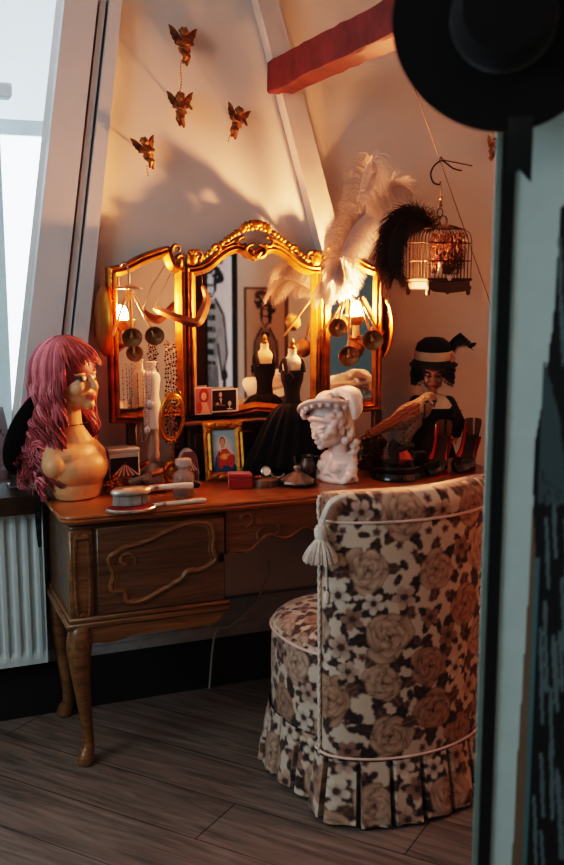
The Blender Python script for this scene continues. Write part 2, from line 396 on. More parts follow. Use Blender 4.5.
# red ceiling beam running out of the wall over the vanity
b0 = at_depth(278, 66, 3.30); b1 = at_depth(399, 37, 2.55); b1[2] = (b0[2] + b1[2]) / 2 + .0; b0[2] = b1[2] - .0
dr = (b1 - b0) / np.linalg.norm(b1 - b0); b1 = b0 + dr * 1.25; sd = np.cross(dr, [0, 0, 1]); 
BH, BD = .092, .075
m_ = MB(); n = 26
rows = []
for i in range(n):
    c = b0 + (b1 - b0) * i / (n - 1); w = .0022
    cr = [(-BD / 2, -BH / 2), (BD / 2 - .006, -BH / 2), (BD / 2, -BH / 2 + .006), (BD / 2, BH / 2), (-BD / 2, BH / 2)]
    rows.append([c + sd * (a + random.uniform(-w, w)) + np.array([0, 0, z + random.uniform(-w, w)]) for a, z in cr])
m_.grid(np.array(rows), cv=True); q = 5; m_.f += [tuple(range(q)), tuple(range((n - 1) * q, n * q))]
M_red = mat('red_painted_beam', '5c2325', .65, var=.35, vscale=14, bump=.5, bscale=25)
tag(m_.build('ceiling_beam', M_red, ang=30), 'rough red painted timber beam jutting out above the vanity mirror', 'beam')

# radiator under the sill
def radiator():
    ru1 = .004; ru0 = -.85; z0, z1 = .195, .695; v0, v1 = .36, .43
    t = thing('radiator', 'white ribbed panel radiator on the wall left of the dressing table', 'radiator', Mw1(((ru0 + ru1) / 2, v1, z0)), YAW)
    w = ru1 - ru0; h = z1 - z0; xs = np.linspace(-w / 2, w / 2, 260)
    per = .0335
    ph = (xs / per) % 1; dep = np.where(ph < .38, 0, np.where(ph < .5, (ph - .38) / .12, np.where(ph < .88, 1, (1 - ph) / .12)))
    zs = np.array([0, .012, .03, .045, h - .045, h - .03, h - .012, h]); fz = np.array([0, 0, .1, 1, 1, .1, 0, 0])
    X, Z = np.meshgrid(xs, zs, indexing='ij')
    Y = -.07 + .012 * dep[:, None] * fz[None]
    m = MB(); m.grid(np.stack([X, Y, Z], -1)); m.build('front_panel', M_rad, t, ang=50)
    m = MB(); m.box((0, -.012, h / 2), (w - .01, .014, h - .02), bev=.004); m.box((0, -.04, h / 2), (w - .03, .04, h * .8)); m.build('back_panel', M_rad, t)
    
    for sx in (-1, 1): m = MB(); m.box((sx * w / 2, -.037, h / 2), (.004, .07, h), bev=.001); m.build('side_panel', M_rad, t)
    m = MB()
    m.box((0, -.037, h + .003), (w, .07, .008), bev=.002); m.build('top_grille', M_rad, t)
radiator()
# dark window sill with cushion
m_ = MB(); m_.prism([(UL, SILL - .055), (-.018, SILL - .055), (-.018, SILL), (UL, SILL)], .32, WINV - .004, Mw1); struct(m_.build('trim_5', M_darkwood, smooth=False))
def cushion():
    P0 = Mw1((-.238, .47, SILL + .002)); cv = Canvas(160, 120, (.60, .53, .55))
    for i in range(46):
        c = rng.random(2); a = rng.random() * 6.3; col = [(.33, .2, .23), (.72, .68, .7), (.45, .3, .35)][i % 3]
        cv.line([c + .09 * k * np.array([math.cos(a + k * .9), math.sin(a + k * .9)]) for k in np.linspace(0, 1, 6)], .011, col)
    m = MB(); n = 50; u, v = np.meshgrid(np.linspace(-1, 1, n), np.linspace(-1, 1, n)); b = (1 - u ** 4) * (1 - v ** 4)
    for sgn in (-1, 1):
        R = rotm(math.radians(62), 0, 0); P = np.stack([u * .17 * (1 - .06 * v * v), v * .13 * (1 - .06 * u * u), sgn * .055 * np.sqrt(np.clip(b, 0, 1))], -1) @ R.T
        P[..., 2] += .133; m.grid(P, cv.sample((u + 1) / 2, (v + 1) / 2))
    o = m.build('cushion', mat('cushion_cloth', vcol=True, rough=.9, sheen=.3), None, loc=P0, rot=(0, 0, YAW))
    bm = bmesh.new(); bm.from_mesh(o.data); bmesh.ops.remove_doubles(bm, verts=bm.verts[:], dist=.0004); bm.to_mesh(o.data); bm.free()
    tag(o, 'patterned mauve and grey cushion on the window sill behind the mannequin', 'cushion')
cushion()

# ================================================================== WORLD + LIGHT
w = bpy.data.worlds.new('daylight'); SC.world = w; w.use_nodes = True; nt = w.node_tree; N = nt.nodes; L = nt.links; bg = N['Background']
tc = N.new('ShaderNodeTexCoord'); dt = N.new('ShaderNodeVectorMath'); dt.operation = 'DOT_PRODUCT'; dt.inputs[1].default_value = tuple(VX * .95 + np.array([-.1, 0, .25]))
L.new(tc.outputs['Generated'], dt.inputs[0])
rp = N.new('ShaderNodeValToRGB'); rp.color_ramp.elements[0].position = .45; rp.color_ramp.elements[0].color = (.024, .032, .037, 1)
rp.color_ramp.elements[1].position = .7; rp.color_ramp.elements[1].color = (.78, .9, 1.0, 1); L.new(dt.outputs['Value'], rp.inputs['Fac'])
L.new(rp.outputs['Color'], bg.inputs['Color']); bg.inputs['Strength'].default_value = 2.6
def area(name, loc, target, size, col, power):
    l = bpy.data.lights.new(name, 'AREA'); l.shape = 'SQUARE'; l.size = size; l.color = col; l.energy = power
    o = bpy.data.objects.new(name, l); COL.objects.link(o); o.location = loc
    o.rotation_euler = Vector(np.asarray(target) - np.asarray(loc)).to_track_quat('-Z', 'Y').to_euler(); return o
area('window_daylight', Mw1((-1.0, WINV + .3, 1.15)), Mw1((-.72, 0, 1.6)), 1.0, (.78, .9, 1), 95)
area('second_window_daylight', (-2.3, .6, 1.9), (.2, 2.6, .5), 1.3, (.8, .92, 1), 16)
SC.view_settings.view_transform = 'Filmic'; SC.view_settings.look = 'High Contrast'; SC.view_settings.exposure = .85
# ================================================================== DRESSING TABLE
DL, DD = 1.46, .445
def dressing_table():
    t = thing('dressing_table', 'carved walnut dressing table with cabriole legs, door and scalloped drawer', 'dressing table', O, YAW)
    # top with rounded corners and moulded edge
    r = .045; out = []
    for cx, cy, a0 in ((DL - r, DD - r, 0), (r, DD - r, 90), (r, r, 180), (DL - r, r, 270)):
        for k in range(7): a = math.radians(a0 + k * 15); out.append((cx + r * math.cos(a), cy + r * math.sin(a)))
    out = np.array(out); cen = out.mean(0)
    m = MB(); prof = [(-.022, TOPZ - .030), (-.012, TOPZ - .028), (-.004, TOPZ - .022), (-.001, TOPZ - .016), (-.005, TOPZ - .011), (-.001, TOPZ - .007), (-.003, TOPZ - .002), (-.009, TOPZ)]
    rows = []
    for off, z in prof:
        d = out - cen; s = 1 + off / (np.abs(d).max(0)); rows.append(np.concatenate([cen + d * s, np.full((len(out), 1), z)], 1))
    m.grid(np.array(rows), cv=True); k = len(out); m.f += [tuple(range(k))[::-1], tuple(range((len(prof) - 1) * k, len(prof) * k))]
    m.build('tabletop', M_top, t, ang=30)
    zb = .425
    def cabinet(x0, x1, handed):
        m = MB(); m.box(((x0 + x1) / 2, .225, (zb + TOPZ - .03) / 2), (x1 - x0, .39, TOPZ - .03 - zb), bev=.01)
        c = m.build('cabinet_body', M_walnut_dark, t)
        # bottom moulding and shaped apron
        m = MB(); m.box(((x0 + x1) / 2, .222, zb - .004), (x1 - x0 + .03, .41, .022), bev=.006)
        m.box(((x0 + x1) / 2, .222, zb + .014), (x1 - x0 + .016, .414, .014), bev=.004); m.build('base_moulding', M_walnut, t)
        w = x1 - x0; xs = np.linspace(0, 1, 40)
        lo = np.interp(xs, [0, .06, .13, .20, .28, .36, .5, .7, .84, .92, .97, 1], [-.070, -.052, -.040, -.046, -.046, -.036, -.033, -.036, -.040, -.034, -.018, 0])
        lo[1:-1] = .25 * lo[:-2] + .5 * lo[1:-1] + .25 * lo[2:]
        if handed < 0: lo = lo[::-1]
        pts = [(x0 + .0 + w * a, zb - .015 + b) for a, b in zip(xs, lo)] + [(x1, zb - .012), (x0, zb - .012)]
        m = MB(); m.prism(pts, .022, .05); m.build('apron', M_walnut, t)
        return c
    cabinet(.025, .475, 1); cabinet(.985, 1.435, -1)
    # fluted corner posts
    for x in (.058, 1.402):
        m = MB(); m.box((x, .038, .562), (.07, .03, .27), bev=.006); p = m.build('corner_post', M_walnut, t)
        m = MB(); pth = smooth_path([(x - .018, .021, .66), (x - .018, .021, .47), (x, .021, .455), (x + .018, .021, .47), (x + .018, .021, .66), (x, .021, .675)], 6, True)
        m.tube(pth, .0045, 6, closed=True, up=(0, 1, 0)); m.cap((x - .016, .019, .672), (x + .016, .019, .672), .005, .005); m.build('carved_border', M_walnut, p)
    cart = [(.09, .64), (.21, .75), (.36, .79), (.54, .89), (.72, .96), (.87, .93), (.91, .80), (.90, .62), (.92, .49), (.81, .40), (.70, .40), (.64, .31), (.48, .20), (.33, .11), (.22, .13), (.20, .24), (.10, .28), (.12, .46)]
    def door(x0, x1, flip):
        z0, z1 = .447, .698; w, h = x1 - x0, z1 - z0
        m = MB(); m.box(((x0 + x1) / 2, .028, (z0 + z1) / 2), (w, .024, h), bev=.004); d = m.build('cabinet_door', M_walnut_dark, t)
        f = lambda a: x0 + w * ((1 - a) if flip else a)
        pth = smooth_path([(f(a), .016, z0 + h * b) for a, b in cart], 6, True)
        m = MB(); m.tube(pth, .0072, 7, closed=True, up=(0, 1, 0)); q = pth.copy(); c = q.mean(0); q = c + (q - c) * .93; q[:, 1] = .0165; m.tube(q, .0036, 6, closed=True, up=(0, 1, 0)); m.build('carved_cartouche', M_walnut, d)
        m = MB(); th = np.linspace(-.6, 4.9, 24); rr = .026 * (1 - th / 7.5); cxx, czz = f(.22), z0 + h * .60
        m.tube([(cxx + (-1 if flip else 1) * r_ * math.cos(a), .0155, czz + r_ * math.sin(a) * .9) for a, r_ in zip(th, rr)], np.linspace(.003, .007, 24), 8, up=(0, 1, 0)); m.build('carved_scroll', M_walnut, d)
        xk = f(.965); m = MB(); m.lathe([(.0001, 0), (.011, 0), (.012, .003), (.008, .006), (.004, .006), (.0001, .004)], 16, (xk, .016, z0 + h * .52), rotm(PI / 2), sx=.8, sy=1.2)
        m.build('keyhole_escutcheon', mat('dark_brass', '2a2119', .4, metal=.8), d)
    door(.098, .470, False); door(.990, 1.362, True)
    # scalloped centre drawer
    x0, x1 = .478, .982; xs = np.linspace(0, 1, 60); s = np.abs(xs - .5) * 2
    low = .588 + .030 * (1 - s ** 2) * 1.0 + .012 * np.cos(s * PI * 4.0) - .022 * s ** 3
    m = MB(); m.prism([(x0 + (x1 - x0) * a, b) for a, b in zip(xs, low)] + [(x1, TOPZ - .03), (x0, TOPZ - .03)], .03, .05); dr = m.build('drawer', M_walnut_dark, t)
    m = MB(); m.tube([(x0 + .012 + (x1 - x0 - .024) * a, .029, b + .006) for a, b in zip(xs, low)], .004, 6, up=(0, 1, 0)); 
    for sx in (-1, 1):
        for (cx, cz, R, a0, a1) in ((.14, .678, .02, -1.6, 3.0), (.085, .625, .022, .2, 3.6), (.05, .640, .014, -2.5, 1)):
            th = np.linspace(a0, a1, 18); c0 = .73 + sx * .05 + sx * cx
            m.tube([(c0 - sx * R * math.cos(a) * (1 - .1 * i / 18), .028, cz + R * math.sin(a)) for i, a in enumerate(th)], np.linspace(.002, .005, 18), 6, up=(0, 1, 0))
    m.build('carved_scrollwork', M_walnut, dr)
    m = MB(); m.box((.73, .24, .695), (.51, .38, .03)); m.build('drawer_runner', M_walnut_dark, t)
    # cabriole legs
    def leg(x, y, dx, dy):
        zs = [.425, .40, .36, .31, .25, .18, .11, .06, .035, .02, .0]
        rs = [.030, .034, .036, .031, .025, .020, .0165, .0165, .021, .024, .015]
        of = [0, .008, .014, .014, .009, .002, -.006, -.008, -.004, .006, .008]
        zz = np.linspace(0, 1, 41); i = np.linspace(0, 1, 11)
        Z = np.interp(zz, i, zs); Rr = np.interp(zz, i, rs); Of = np.interp(zz, i, of)
        k = np.ones(5) / 5
        Rr[2:-2] = np.convolve(Rr, k, 'valid'); Of[2:-2] = np.convolve(Of, k, 'valid')
        m = MB(); m.tube([(x + dx * o_, y + dy * o_, z) for o_, z in zip(Of, Z)], Rr, 14)
        m.cap((x + dx * .012, y + dy * .012, .36), (x + dx * .018, y + dy * .018, .405), .026, .018)
        lg = m.build('leg', M_walnut, t)
        m = MB(); m.lathe([(.012, 0), (.024, .004), (.026, .016), (.02, .03), (.0001, .036)], 14, (x + dx * .004, y + dy * .004, 0)); m.build('foot', M_walnut, lg)
    for x, dx in ((.058, -1), (1.402, 1)):
        for y, dy in ((.05, -1), (.385, 1)): leg(x, y, dx, dy)
dressing_table()

# ================================================================== FLORAL SLIPPER CHAIR
def floral():
    Wm, Hm, res = .62, .80, 500; w, h = int(Wm * res), int(Hm * res)
    X, Y = np.meshgrid(np.arange(w) / res, np.arange(h) / res); img = np.tile(srgb([.77, .70, .62]), (h, w, 1))
    r2 = np.random.default_rng(5)
    def dxy(c):
        dx = (X - c[0] + Wm / 2) % Wm - Wm / 2; dy = (Y - c[1] + Hm / 2) % Hm - Hm / 2; return dx, dy
    def put(m, c):
        nonlocal img
        img = img * (1 - m[..., None]) + c * m[..., None]
    def leaf(c, ang, L, wd, col):
        dx, dy = dxy(c); a = dx * math.cos(ang) + dy * math.sin(ang); b = -dx * math.sin(ang) + dy * math.cos(ang)
        t = a / L; ww = wd * np.sqrt(np.clip(t * (1 - t) * 4, 0, 1)) * (1 - .25 * t) * (1 + .14 * np.sin(t * 26))
        m = ((t > 0) & (t < 1) & (np.abs(b) < ww)).astype(float); put(m, srgb(col)); put(m * (np.abs(b) < .0012), srgb(np.array(col) * 1.7))
    def rose(c, R, ph, warm):
        dx, dy = dxy(c); d = np.hypot(dx, dy); a = np.arctan2(dy, dx)
        dx = dx + .05 * R * np.sin(dy / R * 5 + ph); dy = dy * (1 + .12 * math.sin(ph)) + .05 * R * np.sin(dx / R * 4 + ph)
        for k in range(6): leaf(c, ph + k * 1.05 + .3 * math.sin(k * 7), R * 1.65, R * .40, [(.25, .18, .15), (.35, .26, .21), (.20, .14, .12)][k % 3])
        lo, hi = (srgb([.27, .165, .13]), srgb([.76, .61, .50])) if warm else (srgb([.32, .21, .17]), srgb([.82, .70, .60]))
        for Lr, np_ in ((1.0, 6), (.78, 5), (.56, 5), (.36, 4), (.2, 3)):
            Rl = R * Lr
            for k in range(np_):
                t = ph + k * 2 * PI / np_ + Lr * 3.1 + .35 * (r2.random() - .5); gr = .85 + .32 * r2.random(); ex, ey = Rl * .52 * gr * math.cos(t), Rl * .52 * gr * math.sin(t)
                qx = (dx - ex) * math.cos(t) + (dy - ey) * math.sin(t); qy = -(dx - ex) * math.sin(t) + (dy - ey) * math.cos(t)
                e = np.hypot(qx / (Rl * .52 * gr), qy / (Rl * .60) + .12 * np.sin(qx / R * 9 + k)); inside = (e < 1).astype(float)[..., None]
                sh = np.clip(.5 + .55 * qx / (Rl * .52), 0, 1) ** 1.2; sh = sh * (.75 + .25 * (1 - Lr)) * np.where(e > .88, .5, 1)
                cc = lo + (hi - lo) * sh[..., None]; img[:] = img * (1 - inside) + cc * inside
        put((d < R * .07).astype(float), lo)
    def daisy(c, R, ph, pet, cen):
        dx, dy = dxy(c); d = np.hypot(dx, dy); a = np.arctan2(dy, dx)
        edge = R * (.55 + .45 * np.abs(np.cos(2.5 * a + ph))); img[:] = np.where((d < edge)[..., None], srgb(pet) * (.45 + .55 * np.clip(d / R, 0, 1) ** .8)[..., None], img); put(((d < edge) & (np.abs(np.cos(2.5 * a + ph)) < .16)).astype(float), srgb(np.array(pet) * .6)); put((d < R * .28).astype(float), srgb(cen))
    spots = []
    def free(R, tries=400):
        for _ in range(tries):
            c = (r2.random() * Wm, r2.random() * Hm)
            ok = True
            for (x, y, r) in spots:
                dx = abs(c[0] - x); dy = abs(c[1] - y); dx = min(dx, Wm - dx); dy = min(dy, Hm - dy)
                if math.hypot(dx, dy) < R + r: ok = False; break
            if ok: spots.append((*c, R)); return c
        return None
    for i in range(20):
        c = free(.056)
        if c: rose(c, .049 + .011 * r2.random(), r2.random() * 6, i % 2)
    for i in range(26):
        c = free(.032)
        if c:
            for k in range(4): leaf(c, k * 1.6 + r2.random(), .046, .013, (.19, .14, .13))
            daisy(c, .027 + .009 * r2.random(), r2.random() * 6, [(.84, .77, .70), (.60, .47, .41), (.74, .63, .56)][i % 3], (.30, .2, .16))
    for i in range(80):
        c = free(.017)
        if c:
            if i % 3: daisy(c, .012, i, (.50, .37, .34), (.25, .17, .15))
            else: leaf(c, r2.random() * 6, .032, .010, (.2, .15, .14))
    for ax in (0, 1): img = .5 * img + .25 * (np.roll(img, 1, ax) + np.roll(img, -1, ax))
    cv = Canvas(4, 4, (0, 0, 0)); cv.a = img; cv.w, cv.h = w, h
    return lambda s, z: cv.sample(np.asarray(s) / Wm, np.asarray(z) / Hm, True)
def chair():
    fl = floral(); M_f = mat('floral_cotton', vcol=True, rough=.85, var=.05, sheen=.2, bump=.25, bscale=220)
    M_cord = mat('cream_cord', 'd9cdbf', .9, var=.12, vscale=80, bump=.4, bscale=300); M_pipe = mat('pink_piping', 'd8bcae', .85, var=.1)
    t = thing('slipper_chair', 'floral slipper chair with pleated skirt and cream tassel at the dressing table', 'chair', (.354, 2.452, 0), math.radians(27))
    def plan(n):
        a = np.linspace(0, 2 * PI, 20001)
        c, s = np.cos(a), np.sin(a); x = .245 * np.sign(c) * np.abs(c) ** .4; y = .052 * np.sign(s) * np.abs(s) ** .65
        y = y + .075 * (x / .245) ** 2; L = np.concatenate([[0], np.cumsum(np.hypot(np.diff(x), np.diff(y)))]); q = np.linspace(0, L[-1], n, endpoint=False)
        return np.interp(q, L, x), np.interp(q, L, y)
    n = 460; x, y = plan(n); seg = np.hypot(np.diff(np.append(x, x[0])), np.diff(np.append(y, y[0]))); S = np.concatenate([[0], np.cumsum(seg)[:-1]])
    nz = 300; zz = np.linspace(.16, 1, nz); Z = np.linspace(.16, .862, nz)
    cxm, cym = 0, .02
    P = np.zeros((nz, n, 3)); colr = np.zeros((nz, n, 3))
    for i, z in enumerate(Z):
        k = (z - .16) / .702
        bulge = 0.006 * math.sin(min(1, max(0, (z - .79) / .07)) * PI) if z > .79 else 0
        groove = -.006 * math.exp(-((z - .79) / .005) ** 2)
        e = max(0, (z - .822) / .04); rnd = 1 - (1 - math.sqrt(max(0, 1 - e * e))) * 1.0
        off = bulge + groove
        ymid = .075 * (x / .245) ** 2
        yy = ymid + (y - ymid) * (.25 + .75 * rnd) * (1 + off * 14); xx = x * (1 - .012 * (1 - rnd)) * (1 + off * 2) * (1 + .02 * k)
        ztop = z - .006 * (x / .245) ** 4 * max(0, (z - .7) / .16)
        P[i] = np.stack([xx, yy, np.broadcast_to(ztop, xx.shape)], -1); colr[i] = fl(S, np.full(n, z))
    m = MB(); m.grid(P.transpose(1, 0, 2), colr.transpose(1, 0, 2), cu=True)
    m.f += [tuple(range(0, n * nz, nz)), tuple(range(nz - 1, n * nz, nz))[::-1]]
    bk = m.build('backrest', M_f, t, ang=60)
    m = MB(); i = int((.79 - .16) / .702 * nz); m.tube(P[i] + (P[i] - P[i].mean(0)) * [.012, .05, 0], .0042, 6, closed=True); m.build('seam_piping', M_pipe, bk)
    sp = [P[k][int(np.argmin(P[k][:, 0]))] + [-.006, 0, 0] for k in range(0, nz, 4)]; m = MB()
    tt = np.arange(len(sp)); 
    for ph in (0, PI): m.tube(np.array(sp) + np.stack([.002 * np.cos(tt * 1.3 + ph), .002 * np.sin(tt * 1.3 + ph), 0 * tt], -1), .0032, 6)
    m.build('edge_cord', M_cord, bk)
    # top welt
    # seat : rounded drum with domed cushion
    def seat_plan(n):
        a = np.linspace(0, 2 * PI, n, endpoint=False); c, s = np.cos(a), np.sin(a)
        return -.014 + .228 * np.sign(c) * np.abs(c) ** .8, .29 + .23 * np.sign(s) * np.abs(s) ** .85
    x, y = seat_plan(380); seg = np.hypot(np.diff(np.append(x, x[0])), np.diff(np.append(y, y[0]))); S2 = np.concatenate([[0], np.cumsum(seg)[:-1]])
    prof = [(1.0, .16)] + [(1.0 + .012 * math.sin(k / 70 * PI), .16 + .245 * k / 70) for k in range(1, 71)] + [(.985 * math.cos(a) ** .55 + .015, .405 + .06 * math.sin(a)) for a in np.linspace(.05, PI / 2 - .02, 60)]
    P2 = []; C2 = []; acc = 0
    for j, (k, z) in enumerate(prof):
        dome = z > .41
        if j: acc += math.hypot((k - prof[j - 1][0]) * .24, z - prof[j - 1][1])
        P2.append(np.stack([x * k, .29 + (y - .29) * k, np.full(380, z)], -1)); C2.append(fl(x * k * 1.25 + .4, (.29 + (y - .29) * k) * 1.25 + .1) if dome and k < .985 else fl(S2 + .21, np.full(380, z + .33)))
    m = MB(); m.grid(np.array(P2).transpose(1, 0, 2), np.array(C2).transpose(1, 0, 2), cu=True); q = len(prof); m.f += [tuple(range(0, 380 * q, q)), tuple(range(q - 1, 380 * q, q))]
    seat = m.build('seat', M_f, t, ang=60)
    m = MB(); m.tube(np.stack([x * 1.012, .29 + (y - .29) * 1.012, np.full(380, .405)], -1), .004, 6, closed=True); m.build('seat_piping', M_pipe, seat)
    # pleated skirts, one round the back and one round the seat
    def skirt(xx, yy, sel, off0, zt):
        N = len(xx); c = np.array([xx.mean(), yy.mean()]); P0 = np.stack([xx, yy], -1)
        T = np.roll(P0, -1, 0) - np.roll(P0, 1, 0); T /= np.linalg.norm(T, axis=1)[:, None]; Nn = np.stack([T[:, 1], -T[:, 0]], 1)
        s = np.concatenate([[0], np.cumsum(np.hypot(*np.diff(P0, axis=0).T))]); tot = s[-1]; per = tot / round(tot / .083)
        ns = int(tot / .0032); si = np.linspace(0, tot, ns); px = np.interp(si, s, P0[:, 0]); py = np.interp(si, s, P0[:, 1]); nx = np.interp(si, s, Nn[:, 0]); ny = np.interp(si, s, Nn[:, 1])
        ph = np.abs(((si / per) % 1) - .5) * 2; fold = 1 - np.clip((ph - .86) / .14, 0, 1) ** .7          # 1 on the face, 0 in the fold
        idx = np.floor(si / per); jit = np.sin(idx * 12.9) * .006
        rows, cols = [], []
        for k in np.linspace(0, 1, 44):
            z = zt - (zt - .012) * k - .004 * k * (1 - fold)
            o = off0 + (.006 + .026 * k) * fold + jit * k - (.004 + .02 * k) * (1 - fold) + .004 * k * np.sin(si * 90)
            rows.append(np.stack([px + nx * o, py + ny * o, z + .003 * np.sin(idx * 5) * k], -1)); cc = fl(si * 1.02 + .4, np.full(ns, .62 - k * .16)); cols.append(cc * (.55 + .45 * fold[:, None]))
        m = MB(); m.grid(np.array(rows).transpose(1, 0, 2), np.array(cols).transpose(1, 0, 2)); return m
    x1, y1 = plan(400); x1 = x1 * 1.0; o_ = np.argsort(np.roll(np.arange(400), 0)); x1 = np.roll(x1, -200); y1 = np.roll(y1, -200)
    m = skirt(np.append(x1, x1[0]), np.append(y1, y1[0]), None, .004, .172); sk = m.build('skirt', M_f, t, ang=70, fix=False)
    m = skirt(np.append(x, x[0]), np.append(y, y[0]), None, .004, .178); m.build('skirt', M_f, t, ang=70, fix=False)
    m = MB(); m.tube(P[4] + (P[4] - P[4].mean(0)) * [.02, .1, 0] + [0, 0, .008], .0035, 6, closed=True); m.build('skirt_piping', M_pipe, bk)
    # wooden feet under the skirt
    for fx, fy in ((-.17, .03), (.17, .03), (-.14, .42), (.14, .42)):
        m = MB(); m.lathe([(.016, 0), (.02, .01), (.024, .17)], 12, (fx, fy, 0)); m.build('foot', M_darkwood, t)
    # tassel on the left shoulder
    kx, ky = P[int(nz * .9)][n // 2][:2]; kx -= .026; ky -= .012; kz = .775; q = 1.12
    m = MB(); m.tube(smooth_path([(kx + .05, ky - .02, .858), (kx + .016, ky - .020, .850), (kx + .002, ky - .012, .825), (kx - .004, ky - .004, .80), (kx - .006, ky, kz)], 6), .0055, 8)
    m.tube(smooth_path([(kx + .045, ky - .04, .862), (kx + .010, ky - .030, .845), (kx + .001, ky - .012, .81), (kx - .006, ky, kz - .005)], 6), .0055, 8)
    tc_ = m.build('tassel', M_cord, t, 'cream tassel on a twisted cord')
    c0 = np.array([kx - .006, ky - .004, kz])
    m = MB(); m.lathe([(.0001, .012 * q), (.01 * q, .01 * q), (.015 * q, .0), (.014 * q, -.014 * q), (.012 * q, -.02 * q), (.014 * q, -.024 * q), (.012 * q, -.028 * q)], 16, c0); m.build('tassel_head', M_cord, tc_)
    m = MB()
    for k in range(110):
        a = rng.random() * 2 * PI; r = .013 * math.sqrt(rng.random()); r1 = r * 1.6 + .010
        f = lambda rr, dz: c0 + q * np.array([rr * math.cos(a), rr * math.sin(a), dz])
        m.tube(smooth_path([f(r, -.024), f(r1, -.046), f(r1 * 1.3, -.066 - .007 * rng.random())], 3), .0019, 4)
    m.build('tassel_fringe', M_cord, tc_)
    m = MB(); m.tube(smooth_path([(kx + .012, ky + .012, kz - .02), (kx + .020, ky + .014, kz - .1), (kx + .022, ky + .014, kz - .16)], 6), .003, 6); m.lathe([(.0001, 0), (.007, .006), (.008, .03), (.0001, .04)], 10, (kx + .022, ky + .014, kz - .2)); m.build('cord_end', M_cord, tc_)
chair()

